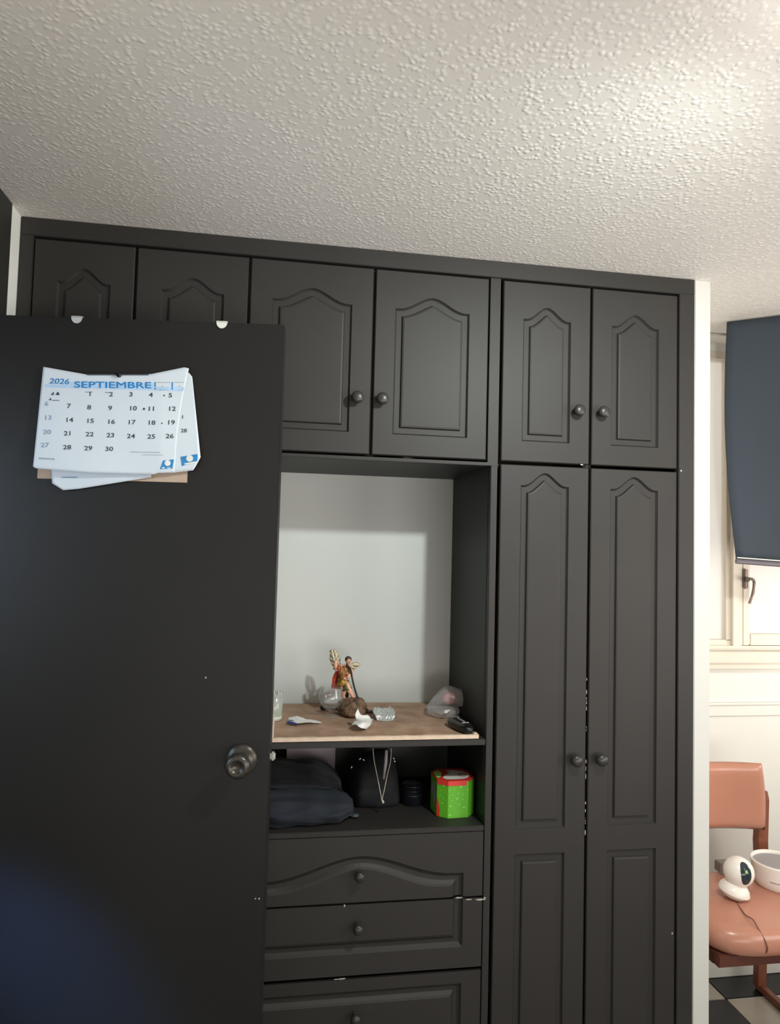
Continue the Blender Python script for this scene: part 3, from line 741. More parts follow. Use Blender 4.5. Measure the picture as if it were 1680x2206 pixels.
bm = bmesh.new(); grid(bm, 8, 8, lambda u, v: Vector((0.0085*(1-v)+0.001*v+0.003*u, 0.004+u*0.20, ZB+0.001+v*(0.055*(1-u*0.5)))), thick=(-0.003, 0, 0)); obj('side_flap', bm, mat('pale_flap', rgb(206, 196, 190), 0.8, nscale=30, namt=0.05), cb)

# plastic cup with cotton sticks
c = Vector((0.008, 0.196, ZB))
cup = thing('plastic_cup', 'cloudy plastic cup with green band holding white sticks, beside the open door edge', 'cup', c)
T = Matrix.Translation(c)
bm = bmesh.new(); lathe(bm, [(0.022, 0.004), (0.0235, 0.03), (0.0255, 0.076), (0.0247, 0.076), (0.0225, 0.03), (0.021, 0.006)], T, 32, False, False); obj('cup_wall', bm, CUPFILM, cup, smooth=True)
bm = bmesh.new(); lathe(bm, [(0.020, 0), (0.0225, 0.001), (0.0228, 0.010), (0.0215, 0.012)], T, 32); obj('cup_base', bm, WHITEC, cup, smooth=True)
bm = bmesh.new(); lathe(bm, [(0.0212, 0.0125), (0.0216, 0.021), (0.0, 0.0212)], T, 32, True, False); obj('green_band', bm, mat('soft_green', rgb(150, 176, 120), 0.5, nscale=20, namt=0.1), cup)
for k in range(9):
    an = k*0.75; bm = bmesh.new(); p = c+Vector((0.012*cos(an), 0.012*sin(an), 0.022)); q = c+Vector((0.018*cos(an+0.2), 0.018*sin(an+0.2), 0.078))
    tube(bm, [p, p.lerp(q, 0.82), p.lerp(q, 0.86), p.lerp(q, 0.95), q], [0.0011, 0.0011, 0.0024, 0.0026, 0.001], 8); obj('cotton_stick', bm, WHITEC, cup, smooth=True)

# torn white and navy wrapper
def ctrl(P, m, nu, nv):
    """Catmull-Rom patch through control grid P[row][col]"""
    rows = [spline(r, nu) for r in P]
    cols = [spline([r[i] for r in rows], nv) for i in range(len(rows[0]))]
    return cols
def sheet(name, P, mtl, parent=None, nu=8, nv=6, thick=(0, 0.0004, 0.0003), nz=0.0, smooth=True):
    cols = ctrl(P, 0, nu, nv); bm = bmesh.new(); nU, nV = len(cols)-1, len(cols[0])-1
    def f(u, v):
        p = cols[int(round(u*nU))][int(round(v*nV))].copy()
        if nz: p += Vector((noise.noise(p*180), noise.noise(p*180+Vector((9, 2, 5))), noise.noise(p*180+Vector((3, 8, 1)))))*nz
        return p
    grid(bm, nU, nV, f, thick=thick)
    return obj(name, bm, mtl, parent, smooth=smooth)
wr = thing('torn_wrapper', 'flat torn white wrapper with navy end lying on the cardboard by the cup', 'wrapper', atz(655, 1556, ZB))
def sz(px, py, y, dz=0.0):
    p = aty(px, py, y); p.z = max(p.z, ZB+0.0012); p.z += dz; return p
sheet('paper', [[sz(621, 1546, .17), sz(640, 1543, .17), sz(660, 1549, .165), sz(680, 1552, .16), sz(694, 1557, .15)],
                [sz(622, 1551, .155), sz(642, 1551, .15), sz(660, 1553, .15), sz(680, 1555, .15), sz(692, 1557.5, .148)],
                [sz(624, 1553, .142), sz(642, 1558, .128), sz(664, 1556, .135), sz(680, 1558, .140), sz(690, 1558, .144)]], PAPERC, wr, nz=0.0012)
sheet('navy_end', [[sz(622, 1552, .15), sz(628, 1551, .148), sz(636, 1555, .14), sz(643, 1559, .132)],
                   [sz(617, 1558, .135), sz(625, 1559, .13), sz(634, 1560.5, .124), sz(642, 1561, .122)]], NAVYP, wr, nz=0.0006)
# curled white paper
cp = sheet('curled_paper', [[aty(771, 1525, .112), aty(778, 1538, .120), aty(793, 1539.5, .130), aty(800, 1547, .128), aty(804, 1546.5, .118)],
                       [aty(765.5, 1537, .104), aty(777, 1547, .108), aty(790, 1549, .116), aty(798, 1553, .110), aty(801, 1554, .104)],
                       [aty(766.5, 1551, .098), aty(778, 1553, .072), aty(786, 1556, .070), aty(793, 1560, .084), aty(797, 1561, .09)],
                       [aty(763, 1552, .090), aty(771, 1558, .064), aty(778, 1562, .058), aty(786, 1566, .066), aty(789, 1569, .076)],
                       [aty(756, 1561, .078), aty(767, 1559, .056), aty(773, 1563.5, .052), aty(780, 1567, .056), aty(787, 1567, .064)]], PAPERC, None)
lo_z = min((cp.matrix_world @ v.co).z for v in cp.data.vertices)
for v in cp.data.vertices: v.co.z += ZB+0.0006-lo_z
tag(cp, 'curled scrap of white paper in front of the winged figurine', 'paper')
# crumpled foil
c = atz(828, 1549, ZB)
random.seed(5)
def ff(u, v):
    x = (u-0.5)*0.066; y = (v-0.5)*0.075
    r = min(1.0, 1.0/(max(abs(x)/0.033, abs(y)/0.037)+1e-6)) 
    k = 1-0.28*max(0, (abs(u-0.5)*2)*(abs(v-0.5)*2)); x *= k; y *= k
    p = Vector((x, y, 0))
    z = 0.008+0.017*v+0.014*(abs(u-0.5)*2)**2*0.4+0.005*noise.noise(Vector((u*5, v*5, 1)))+0.003*noise.noise(Vector((u*13, v*11, 4)))
    if v < 0.25: z -= (0.25-v)*0.035
    return c+Vector((x, y+0.01, max(0.0012, z-0.004)))
bm = bmesh.new(); grid(bm, 22, 20, ff, thick=(0, 0, -0.0008)); fo = obj('foil_piece', bm, FOIL, None); tag(fo, 'crumpled piece of silver foil right of the curled paper', 'foil')

# brandy glass
c = atz(712, 1543, ZB); c.z = ZB
gl_ = thing('brandy_glass', 'clear short-stemmed brandy glass in front of the winged figurine', 'glass', c); T = Matrix.Translation(c)
s = 0.001
prof = [(0.1, 0), (21, 0), (22, 1.2), (20, 3), (13, 6), (7.5, 10), (5.8, 14), (7, 17), (14, 21), (24, 28), (32, 38), (36, 50), (36.3, 58), (34, 70), (29.6, 84), (28.6, 88), (27.8, 88), (28.8, 83.5), (32.8, 70), (35, 58), (34.6, 50), (30.6, 39), (22.6, 29.5), (12, 23), (4, 20.8), (0.1, 20.5)]
bm = bmesh.new(); lathe(bm, [(a_*s, b*s) for a_, b in prof], T, 48); obj('bowl_and_foot', bm, GLASS, gl_, smooth=True)

# winged figurine, laid out on its own plane through the shelf
FY = 0.255
def fp(px, py, dy=0.0): return aty(px, py, FY+dy)
fg = thing('winged_figurine', 'painted winged figurine in gold armour and red cape standing on a brown rock', 'figurine', atz(757, 1541, ZB))
px2m = 2.05/1500
V = [fp(740, 1468), fp(737.5, 1457), fp(739, 1443), fp(746, 1433, -.002), fp(748.5, 1429, -.003),
     fp(731, 1436), fp(724, 1444, -.006), fp(722, 1431, -.012), fp(724, 1421, -.012),
     fp(752.5, 1438, -.002), fp(757, 1450, -.010), fp(750, 1458, -.016), fp(748, 1461, -.018),
     fp(747, 1473, -.004), fp(751, 1485, -.014), fp(758, 1496, -.008), fp(764, 1506, -.006), fp(760, 1508.5, -.016),
     fp(736, 1474, .002), fp(742, 1488, -.006), fp(738, 1499, .002), fp(744, 1507, .002), fp(748, 1508, -.008)]
E_ = [(0, 1), (1, 2), (2, 3), (3, 4), (2, 5), (5, 6), (6, 7), (7, 8), (2, 9), (9, 10), (10, 11), (11, 12), (0, 13), (13, 14), (14, 15), (15, 16), (16, 17), (0, 18), (18, 19), (19, 20), (20, 21), (21, 22)]
Rr = [9, 8, 10, 4.5, 3, 6, 5, 4.2, 3.4, 6, 4.8, 4, 3.4, 7.5, 6.4, 5, 3.6, 3, 7.5, 6.4, 5, 3.6, 3]
obj('body', skin(V, E_, [r*px2m for r in Rr], 'body'), SKINM, fg, smooth=True)
hc = fp(750.5, 1423, -.004)
bm = bmesh.new(); blob(bm, hc, (0.0088, 0.0095, 0.0112), 24, 18, lambda n: 1-0.12*max(0, -n.z)*abs(n.x)); 
blob(bm, hc+Vector((0.002, -0.0095, -0.0008)), (0.0014, 0.0022, 0.0026), 10, 8)           # nose
for sx in (-1, 1): blob(bm, hc+Vector((sx*0.0088, 0.0008, -0.0008)), (0.0012, 0.002, 0.0026), 8, 6)
obj('head', bm, SKINM, fg, smooth=True); hd = bpy.data.objects[-1] if False else fg.children[-1]
bm = bmesh.new()
for sx in (-1, 1): blob(bm, hc+Vector((0.0015+sx*0.0033, -0.0088, 0.0012)), (0.0013, 0.0008, 0.0009), 8, 6)
blob(bm, hc+Vector((0.0015, -0.0086, -0.0050)), (0.0022, 0.0009, 0.0007), 8, 6); obj('face_features', bm, HAIR, hd)
bm = bmesh.new(); blob(bm, hc+Vector((-0.0005, 0.0016, 0.0030)), (0.0102, 0.0103, 0.0098), 24, 18, lambda n: 1+0.07*noise.noise(n*6)); obj('hair', bm, HAIR, hd, smooth=True)
# cuirass, shoulder pieces
bm = bmesh.new(); bc = fp(740.5, 1447, -.001)
ax = (fp(747, 1434)-fp(737, 1462)).normalized()
lathe(bm, [(0.0120, -0.020), (0.0128, -0.014), (0.0132, -0.006), (0.0155, 0.004), (0.0162, 0.010), (0.014, 0.016), (0.0075, 0.0195)], axisM(bc, ax) @ Matrix.Diagonal((1, 0.85, 1, 1)), 24); obj('cuirass', bm, BRONZE, fg, smooth=True)
bm = bmesh.new(); blob(bm, fp(731, 1437, -.003), (0.0075, 0.0075, 0.006), 16, 12); blob(bm, fp(752.5, 1441, -.006), (0.0065, 0.007, 0.0075), 16, 12); blob(bm, fp(747, 1451, -.010), (0.0075, 0.005, 0.0065), 16, 12); obj('shoulder_guard', bm, BRONZE, fg, smooth=True)
bm = bmesh.new()
for k, (q0, q1) in enumerate([((736, 1436), (734, 1460)), ((739, 1438), (737, 1462))]): tube(bm, spline([fp(*q0, -.013), fp((q0[0]+q1[0])/2, (q0[1]+q1[1])/2, -.0155), fp(*q1, -.012)]), 0.0016)
obj('sash', bm, GOLD, fg, smooth=True)
for k in range(9):
    u = k/8; a0 = fp(729+u*20, 1461+u*3, -.012+0.01*(2*u-1)**2); a1 = fp(726+u*26, 1480-u*1.5-(k % 2)*2, -.019+0.012*(2*u-1)**2)
    d = (a1-a0); bm = bmesh.new(); sdir = Vector((1, 0.0, 0)); 
    A = []
    for i in range(6):
        t = i/5; p = a0+d*t+Vector((0, -0.003*sin(t*pi), 0)); w_ = 0.0029*(1.2-(t*1.0)**3)
        A.append([bm.verts.new(p-sdir*w_), bm.verts.new(p+Vector((0, -0.0012, 0))), bm.verts.new(p+sdir*w_), bm.verts.new(p+Vector((0, 0.0008, 0)))])
    for p, q in zip(A, A[1:]):
        for i in range(4): bm.faces.new((p[i], p[(i+1) % 4], q[(i+1) % 4], q[i]))
    bm.faces.new(A[0]); bm.faces.new(A[-1][::-1]); obj('skirt_strip', bm, GOLD, fg, smooth=True)
bm = bmesh.new(); lathe(bm, [(0.012, 0.012), (0.0155, 0.0), (0.0205, -0.014), (0.019, -0.0145), (0.012, 0.0)], axisM(fp(745, 1475, -.001), Vector((-0.25, 0, 1))) @ Matrix.Diagonal((1, 0.8, 1, 1)), 24, False, False)
for v in bm.verts: v.co.z += 0.001*sin(v.co.x*900)
obj('tunic', bm, OLIVE, fg, smooth=True)
sheet('cape', [[fp(722, 1447, .006), fp(727, 1444, .012), fp(735, 1440, .016), fp(744, 1440, .014)],
               [fp(716, 1460, .004), fp(722, 1460, .010), fp(729, 1461, .014), fp(738, 1461, .016)],
               [fp(715, 1472, -.002), fp(720, 1473, .008), fp(727, 1474, .006), fp(736, 1474, .014)],
               [fp(713, 1484, -.002), fp(718, 1485, .010), fp(725, 1485, .004), fp(733, 1484, .012)]], CAPE, fg, thick=(0, 0.0014, 0), nz=0.0004)
bm = bmesh.new(); tube(bm, spline([fp(726, 1437, -.010), fp(728, 1440, -.014), fp(731, 1443, -.013)]), [0.004]*17, 10); obj('red_ribbon', bm, CAPE, fg, smooth=True)
def wing(P, Q):
    """feathers fanned from root line P to tip line Q"""
    wroot = None; n = len(Q)
    bm = bmesh.new(); pts = [fp(*p) for p in P]
    tube(bm, spline(pts, 4), [0.0032]*(4*(len(pts)-1)+1), 8); base_ = obj('wing', bm, WING, fg, smooth=True)
    sp = spline(pts, 6)
    for i, q in enumerate(Q):
        a0 = sp[int(i/(n-1)*(len(sp)-1))]; a1 = fp(*q); d = a1-a0; sd = d.cross(Vector((0, 1, 0))).normalized()
        bm = bmesh.new(); A = []
        for k in range(8):
            t = k/7; w_ = 0.0052*(0.6+0.9*sin(pi*min(1, t*1.15+0.1)))*(1 if t < 0.85 else 0.6); p = a0+d*t+Vector((0, 0.0012*(i % 2), 0))
            A.append([bm.verts.new(p-sd*w_), bm.verts.new(p+Vector((0, -0.0012, 0))), bm.verts.new(p+sd*w_), bm.verts.new(p+Vector((0, 0.0006, 0)))])
        for p, q2 in zip(A, A[1:]):
            for k in range(4): bm.faces.new((p[k], p[(k+1) % 4], q2[(k+1) % 4], q2[k]))
        bm.faces.new(A[0]); bm.faces.new(A[-1][::-1]); obj('feather', bm, WING, base_, smooth=True)
wing([(735, 1443, .012), (724, 1434, .016), (718, 1418, .018), (716, 1405, .018)], [(728, 1452, .016), (716, 1440, .018), (713, 1428, .02), (709, 1417, .02), (711, 1407, .02), (714, 1398, .02)])
wing([(748, 1440, .012), (753, 1434, .014), (760, 1431, .014)], [(760, 1446, .016), (764, 1444, .018), (769, 1440, .018), (774, 1435, .018), (777, 1431.5, .018)])
wing([(728, 1437, .014), (727, 1424, .016), (722, 1406, .018)], [(726, 1434, .018), (732, 1424, .018), (731, 1414, .018), (726, 1405, .02), (721, 1399, .02)])
# twisted dark chain down to the base
bm = bmesh.new(); ch = spline([fp(747, 1433, -.018), fp(755, 1443, -.018), fp(759.5, 1466, -.018), fp(765.5, 1489, -.016), fp(772, 1508, -.012), fp(777, 1522, -.014)], 5)
for i, p in enumerate(ch):
    M = Matrix.Translation(p) @ Matrix.Rotation(0.25, 4, 'Y') @ Matrix.Rotation((i % 2)*pi/2, 4, 'Z')
    blob(bm, p, (0.0030, 0.0034, 0.0042), 8, 6)
tube(bm, ch, 0.0018, 6); obj('chain', bm, DARKB, fg, smooth=True)
bm = bmesh.new(); ncf = lambda n: 1+0.16*noise.noise(n*3+Vector((4, 1, 2)))+0.06*noise.noise(n*9)
c = fp(757, 1523); 
blob(bm, Vector((c.x, 0.250, ZB+0.023)), (0.044, 0.038, 0.0265), 36, 24, ncf)
blob(bm, Vector((c.x+0.004, 0.225, ZB+0.012)), (0.036, 0.032, 0.016), 28, 18, ncf)
for v in bm.verts: v.co.z = max(v.co.z, ZB+0.0003)
obj('rock_base', bm, ROCK, fg, smooth=True)
bm = bmesh.new(); tube(bm, spline([fp(772, 1516, -.01), atz(782, 1526, ZB+.012), atz(793, 1533, ZB+.006), atz(803, 1533, ZB+.004), atz(811, 1531, ZB+.004)], 4), [0.008, 0.008, 0.009, 0.0085, 0.008, 0.008, 0.007, 0.007, 0.006, 0.0055, 0.005, 0.005, 0.0045, 0.004, 0.0036, 0.003, 0.002], 10)
tube(bm, spline([fp(742, 1524, .02), fp(720, 1524, .025), fp(701, 1523, .02), fp(690, 1527, .02)], 4), [0.008]*9+[0.010, 0.009, 0.007, 0.004], 10)
for v in bm.verts: v.co.z = max(v.co.z, ZB+0.0003)
obj('tail', bm, DARKB, fg, smooth=True)
bm = bmesh.new(); box(bm, fp(742, 1490, .008).x, fp(751, 1490, .008).x, FY+0.004, FY+0.012, fp(742, 1511).z, fp(742, 1490).z, bev=0.002); blob(bm, fp(746, 1512, .0), (0.009, 0.012, 0.006), 14, 10); obj('dark_leg_gap', bm, DARKB, fg, smooth=True)  # dark block added for the black gap between the legs

# plastic bag with a pink ring inside
def loft(bm, S, n=20, wob=0.0):
    """S: (px, top py, bottom py, y centre, half depth)"""
    rings = []
    for i, (px, pt, pb, yc, hd_) in enumerate(S):
        A = aty(px, pt, yc); B = aty(px, pb, yc); c_ = (A+B)/2; hz = (A.z-B.z)/2; R_ = []
        for k in range(n):
            an = 2*pi*k/n; q = 1+wob*noise.noise(Vector((cos(an)*2, sin(an)*2, i*1.3)))
            R_.append(bm.verts.new((c_.x+wob*0.01*noise.noise(Vector((k, i, 0))), yc+hd_*cos(an)*q, c_.z+hz*sin(an)*q)))
        rings.append(R_)
    for a_, b in zip(rings, rings[1:]):
        for i in range(n): bm.faces.new((a_[i], a_[(i+1) % n], b[(i+1) % n], b[i]))
    bm.faces.new(rings[0][::-1]); bm.faces.new(rings[-1])
pb = thing('plastic_bag', 'crumpled clear plastic bag holding a pink ring, in the right corner of the niche shelf', 'bag', atz(955, 1540, ZB))
bm = bmesh.new(); loft(bm, [(917, 1523, 1527, .25, .004), (926, 1513, 1528, .25, .018), (936, 1501, 1526, .25, .028), (948, 1488, 1523, .25, .036), (960, 1479, 1521, .25, .040), (972, 1478, 1521, .25, .040), (984, 1482, 1522, .25, .036), (994, 1487, 1521, .25, .030), (1000, 1482, 1517, .25, .022), (1004, 1499, 1511, .25, .010)], 24, 0.12)
for v in bm.verts: v.co.x = min(v.co.x, NXR-0.003)
obj('upper_film', bm, BAGFILM, pb)
bm = bmesh.new(); loft(bm, [(921, 1523, 1537, .215, .012), (932, 1521, 1543, .215, .026), (946, 1521, 1548, .21, .032), (962, 1522, 1548, .205, .034), (976, 1522, 1543, .205, .028), (986, 1524, 1538, .205, .018)], 22, 0.14)
for v in bm.verts: v.co.z = max(v.co.z, ZB+0.0004)
obj('lower_film', bm, BAGFILM, pb)
rc = aty(966.5, 1503, .235); bm = bmesh.new()
lathe(bm, [(0.0035, 0.014), (0.0155, 0.014), (0.0165, 0.012), (0.0165, -0.008), (0.0155, -0.010), (0.0055, -0.010), (0.0035, -0.008)], axisM(rc, Vector((0.05, -1, 0.1))), 32, False, False); obj('pink_ring', bm, PINK, pb, smooth=False)
bm = bmesh.new(); lathe(bm, [(0.0038, -0.008), (0.0038, 0.0145)], axisM(rc, Vector((0.05, -1, 0.1))), 16); obj('dark_hole', bm, DKRED, pb)  # dark plug added for the shaded hole of the ring
sheet('white_card', [[aty(957, 1530, .165), aty(972, 1529, .165)], [aty(957, 1538, .16), aty(962, 1538, .16)]], WHITEC, pb, nu=3, nv=3)
# black gadget
ga, gb_ = atz(972, 1551, ZB+0.012), atz(1014, 1574, ZB+0.012)
gd = (gb_-ga).normalized(); gp = Vector((-gd.y, gd.x, 0)); up = Vector((0, 0, 1)); L_ = (gb_-ga).length
gt = thing('black_gadget', 'glossy black elongated gadget lying at the right front corner of the cardboard', 'gadget', (ga+gb_)/2-Vector((0, 0, .012)))
bm = bmesh.new(); rings = []
N = 22
for i in range(N+1):
    t = i/N; wv = 0.021*(1-abs(2*t-1)**5)**0.5*(1+0.12*sin(t*pi*1.6)); hv = 0.0135*(1-abs(2*t-1)**6)**0.5*(1.15-0.25*t)
    wv = max(wv, 0.004); hv = max(hv, 0.003)
    c_ = ga.lerp(gb_, t); R_ = []
    for k in range(20):
        an = 2*pi*k/20; cx_, sz_ = cos(an), sin(an)
        p = c_+gp*wv*math.copysign(abs(cx_)**0.6, cx_)+up*hv*math.copysign(abs(sz_)**0.75, sz_); p.z = max(p.z, ZB+0.0003); R_.append(bm.verts.new(p))
    rings.append(R_)
for a_, b in zip(rings, rings[1:]):
    for i in range(20): bm.faces.new((a_[i], a_[(i+1) % 20], b[(i+1) % 20], b[i]))
bm.faces.new(rings[0][::-1]); bm.faces.new(rings[-1]); obj('casing', bm, BLACKPL, gt, smooth=True)
for t, w_ in ((0.2, 0.012), (0.72, 0.010)):
    c_ = ga.lerp(gb_, t)+up*(0.0140 if t < 0.5 else 0.0128); bm = bmesh.new(); tube(bm, [c_-gp*w_, c_, c_+gp*w_], 0.0014, 8); obj('trim_ring', bm, SILVER, gt)
bm = bmesh.new(); c_ = ga.lerp(gb_, 0.5)+up*0.0142; tube(bm, [c_-gd*0.02, c_+gd*0.02], 0.0022, 8); obj('rocker_switch', bm, GREYPL, gt)

# ------------------------------------------------------------------ things in the lower compartment
ZL = 0.7715
def cloth(name, label, rows, m, cat='clothing'):
    bm = bmesh.new(); loft(bm, rows, 36, 0.22)
    bmesh.ops.subdivide_edges(bm, edges=bm.edges, cuts=1, use_grid_fill=True, smooth=0.6)
    for v in bm.verts:
        q = v.co*22; v.co += Vector((0.3, -1, 0.8))*(0.016*abs(noise.noise(Vector((q.x*0.45+q.z*0.4, q.y*0.6, q.z*2.4))))-0.004)
        v.co.z = max(v.co.z, ZL+0.0004); v.co.x = max(v.co.x, NXL+0.004)
    o = obj(name, bm, m, None, smooth=True); return tag(o, label, cat)
cloth('folded_garment', 'slate blue folded garment at the bottom of the clothes pile in the lower compartment', [(520, 1705, 1772, .12, .05), (560, 1692, 1776, .13, .10), (600, 1690, 1774, .13, .11), (640, 1690, 1770, .14, .12), (670, 1689, 1768, .14, .12), (700, 1694, 1765, .15, .115), (726, 1703, 1762, .12, .09), (748, 1713, 1752, .10, .055), (760, 1724, 1745, .09, .03)], SLATE)
cloth('folded_garment', 'near-black navy garment heaped on top of the slate blue one', [(520, 1662, 1694, .20, .06), (560, 1650, 1690, .21, .10), (600, 1645, 1687, .22, .11), (640, 1648, 1686, .22, .11), (680, 1646, 1687, .22, .11), (706, 1655, 1692, .23, .10), (724, 1668, 1700, .23, .08), (734, 1682, 1702, .23, .04)], NAVY)
c0, c1 = aty(618, 1612, .365), aty(720, 1690, .365)
bm = bmesh.new(); zt = min(c0.z, 0.9795)
P_ = [(c0.x, zt), (c1.x, zt), (c1.x, 0.85), (c0.x+0.05, 0.85), (c0.x+0.012, aty(618, 1645, .365).z-0.012), (c0.x, aty(618, 1638, .365).z)]
A = [bm.verts.new((x, .362, z)) for x, z in P_]; B = [bm.verts.new((x, .366, z)) for x, z in P_]
bm.faces.new(A[::-1]); bm.faces.new(B)
for i in range(len(P_)): bm.faces.new((A[i], A[(i+1) % len(P_)], B[(i+1) % len(P_)], B[i]))
# the card continues down behind the clothes to the shelf
box(bm, c0.x+0.05, c1.x, .362, .366, ZL+0.0005, 0.85)
o = obj('pale_card', bm, PINKCARD); tag(o, 'pale pinkish card standing at the back of the lower compartment behind the clothes', 'card')
bg_ = thing('drawstring_bag', 'black drawstring bag with pale hanging cord in the lower compartment', 'bag', (0.31, 0.2, ZL))
bm = bmesh.new(); loft(bm, [(744, 1700, 1736, .25, .03), (752, 1664, 1738, .24, .06), (765, 1634, 1744, .22, .08), (785, 1622, 1744, .22, .09), (810, 1615, 1744, .22, .09), (835, 1616, 1744, .22, .085), (848, 1640, 1742, .22, .07), (858, 1700, 1740, .22, .03)], 28, 0.10)
bmesh.ops.subdivide_edges(bm, edges=bm.edges, cuts=1, use_grid_fill=True, smooth=0.6)
for v in bm.verts:
    v.co.y += 0.008*noise.noise(Vector((v.co.x*40, 0, v.co.z*14))); v.co.z = min(max(v.co.z, ZL+0.0004), 0.9795)
obj('bag_body', bm, BAGM, bg_, smooth=True)
def cordp(L): return spline([aty(px, py, y) for px, py, y in L], 5)
bm = bmesh.new(); tube(bm, cordp([(803, 1612, .128), (806, 1640, .118), (812, 1670, .108), (818, 1700, .10), (822, 1722, .10)]), 0.0012, 6)
tube(bm, cordp([(843, 1612, .128), (841, 1640, .118), (834, 1670, .108), (828, 1700, .10), (823, 1722, .10)]), 0.0012, 6)
obj('cord', bm, CORD, bg_, smooth=True)
bm = bmesh.new(); tube(bm, cordp([(822, 1721, .10), (824, 1726, .098), (826, 1731, .097)]), [0.002]*4+[0.0035]*4+[0.0035, 0.002, 0.001], 8); obj('cord_knot', bm, CORD, bg_, smooth=True)
for px, py, a_ in ((775, 1635, 0.9), (783, 1637, -0.7), (757, 1653, 0.2), (848, 1634, -0.6), (850, 1640, -0.6)):
    p = aty(px, py, .126); bm = bmesh.new(); tube(bm, [p-Vector((sin(a_)*.004, 0, cos(a_)*.004))*0.9, p+Vector((sin(a_)*.004, 0, cos(a_)*.004))*0.9], 0.0022, 8); obj('metal_clip', bm, SILVER, bg_, smooth=True)
bm = bmesh.new(); p = aty(832, 1640, .125); tube(bm, [(p.x, .127, p.z+.03), (p.x-.002, .122, p.z), (p.x-.008, .115, p.z-.045)], [0.0045, 0.005, 0.003], 8); obj('grey_strap', bm, GREYPL, bg_, smooth=True)
# stack of dark tins
c = atz(892, 1738, ZL)
for k, (z0_, h_, r_) in enumerate(((0, 0.030, 0.031), (0.0302, 0.013, 0.031), (0.0434, 0.012, 0.029))):
    bm = bmesh.new(); lathe(bm, [(r_*0.96, 0), (r_, 0.0012), (r_, h_-0.004), (r_*1.03, h_-0.0035), (r_*1.03, h_-0.001), (r_*0.98, h_), (r_*0.5, h_)], Matrix.Translation((c.x, c.y+0.03, ZL+z0_+0.0001)), 40)
    o = obj('round_tin', bm, TINM, None, smooth=False)
    tag(o, ('bottom and tallest tin of the small dark round stack', 'middle tin of the small dark round stack', 'topmost tin of the small dark round stack')[k]+' left of the green box', 'tin', 'dark round tins')
    for p in o.data.polygons: p.use_smooth = len(p.vertices) == 4
# small glass stopper
c = atz(764, 1762, ZL); bm = bmesh.new(); blob(bm, (c.x, c.y, ZL+0.007), (0.013, 0.010, 0.0068), 20, 14); tube(bm, [(c.x-.008, c.y-.004, ZL+.008), (c.x-.014, c.y-.008, ZL+.011)], 0.0025)
o = obj('small_dark_bead', bm, mat('dark_glossy_bead', rgb(52, 58, 64), 0.12, nscale=20, namt=0.2), None, smooth=True); tag(o, 'small dark glossy bead near the front of the lower compartment, under the garments', 'bead')
# green gift box
fl, frr = atz(964, 1764, ZL), atz(1008, 1761, ZL)
bdir = (frr-fl); bdir.z = 0; fw = bdir.length; bdir.normalize(); bnor = Vector((-bdir.y, bdir.x, 0))
BWd, ch_ = 0.106, 0.024
mid = (fl+frr)/2
def octa(s_=0.0, cut=ch_):
    h = BWd/2+s_; cc = cut
    P = [(-h+cc, 0-s_), (h-cc, 0-s_), (h, cc-s_), (h, 2*h-cc-s_), (h-cc, 2*h-s_), (-h+cc, 2*h-s_), (-h, 2*h-cc-s_), (-h, cc-s_)]
    return [mid+bdir*x+bnor*y for x, y in P]
HB = (aty(985, 1682, mid.y).z-ZL)
gb = thing('gift_box', 'bright green octagonal gift box with red and white lid in the lower compartment', 'box', mid+bnor*BWd/2)
def prism(bm, P, z0, z1):
    A = [bm.verts.new((p.x, p.y, z0)) for p in P]; B = [bm.verts.new((p.x, p.y, z1)) for p in P]
    bm.faces.new(A[::-1]); bm.faces.new(B)
    for i in range(len(P)): bm.faces.new((A[i], A[(i+1) % len(P)], B[(i+1) % len(P)], B[i]))
bm = bmesh.new(); prism(bm, octa(), ZL+0.0004, ZL+HB-0.003); obj('box_body', bm, GREEN, gb)
bm = bmesh.new(); prism(bm, octa(0.0008), ZL+HB-0.003, ZL+HB); obj('box_lid', bm, RED, gb)
P = octa(0.0006)
def onface(i, u, z, o=0.0004):
    p = P[i].lerp(P[(i+1) % 8], u); d = (P[(i+1) % 8]-P[i]).normalized(); nn = Vector((d.y, -d.x, 0)); q = p+nn*o; return Vector((q.x, q.y, z))
bm = bmesh.new()
for i, u0_, u1_ in ((7, 0, 1), (0, 0, 0.9)):
    A = [onface(i, u0_, ZL+HB-0.013), onface(i, u1_, ZL+HB-0.013), onface(i, u1_, ZL+HB-0.003), onface(i, u0_, ZL+HB-0.003)]
    bm.faces.new([bm.verts.new(a_) for a_ in A])
obj('red_band', bm, RED, gb); bm = bmesh.new()
A = [onface(7, 0.0, ZL+0.001), onface(7, 0.25, ZL+0.001), onface(7, 0.3, ZL+0.02), onface(7, 0.12, ZL+0.045), onface(7, 0.0, ZL+0.05)]
bm.faces.new([bm.verts.new(a_) for a_ in A]); obj('red_print', bm, RED, gb)
bm = bmesh.new(); random.seed(11)
def dot(i, u, z, r, star=False):
    d = (P[(i+1) % 8]-P[i]).normalized(); o_ = onface(i, u, z, 0.0007); n = 10
    vs = [bm.verts.new(o_+d*1.25*r*cos(2*pi*k/n)*(1 if not star or k % 2 else 0.35)+Vector((0, 0, r*sin(2*pi*k/n)*(1 if not star or k % 2 else 0.35)))) for k in range(n)]; bm.faces.new(vs)
for u, z in ((.62, .088), (.45, .055), (.12, .035), (.78, .03), (.10, .01)): dot(0, u, ZL+z*HB/0.105, 0.0038, True)
for u, z in ((.05, .08), (.30, .082), (.93, .079), (.22, .066), (.50, .070), (.72, .066), (.08, .058), (.20, .050), (.72, .052), (.55, .038), (.4, .02)): dot(0, u, ZL+z*HB/0.105, random.uniform(.0008, .0016))
for u, z in ((.6, .09), (.5, .04)): dot(7, u, ZL+z*HB/0.105, 0.0034, True)
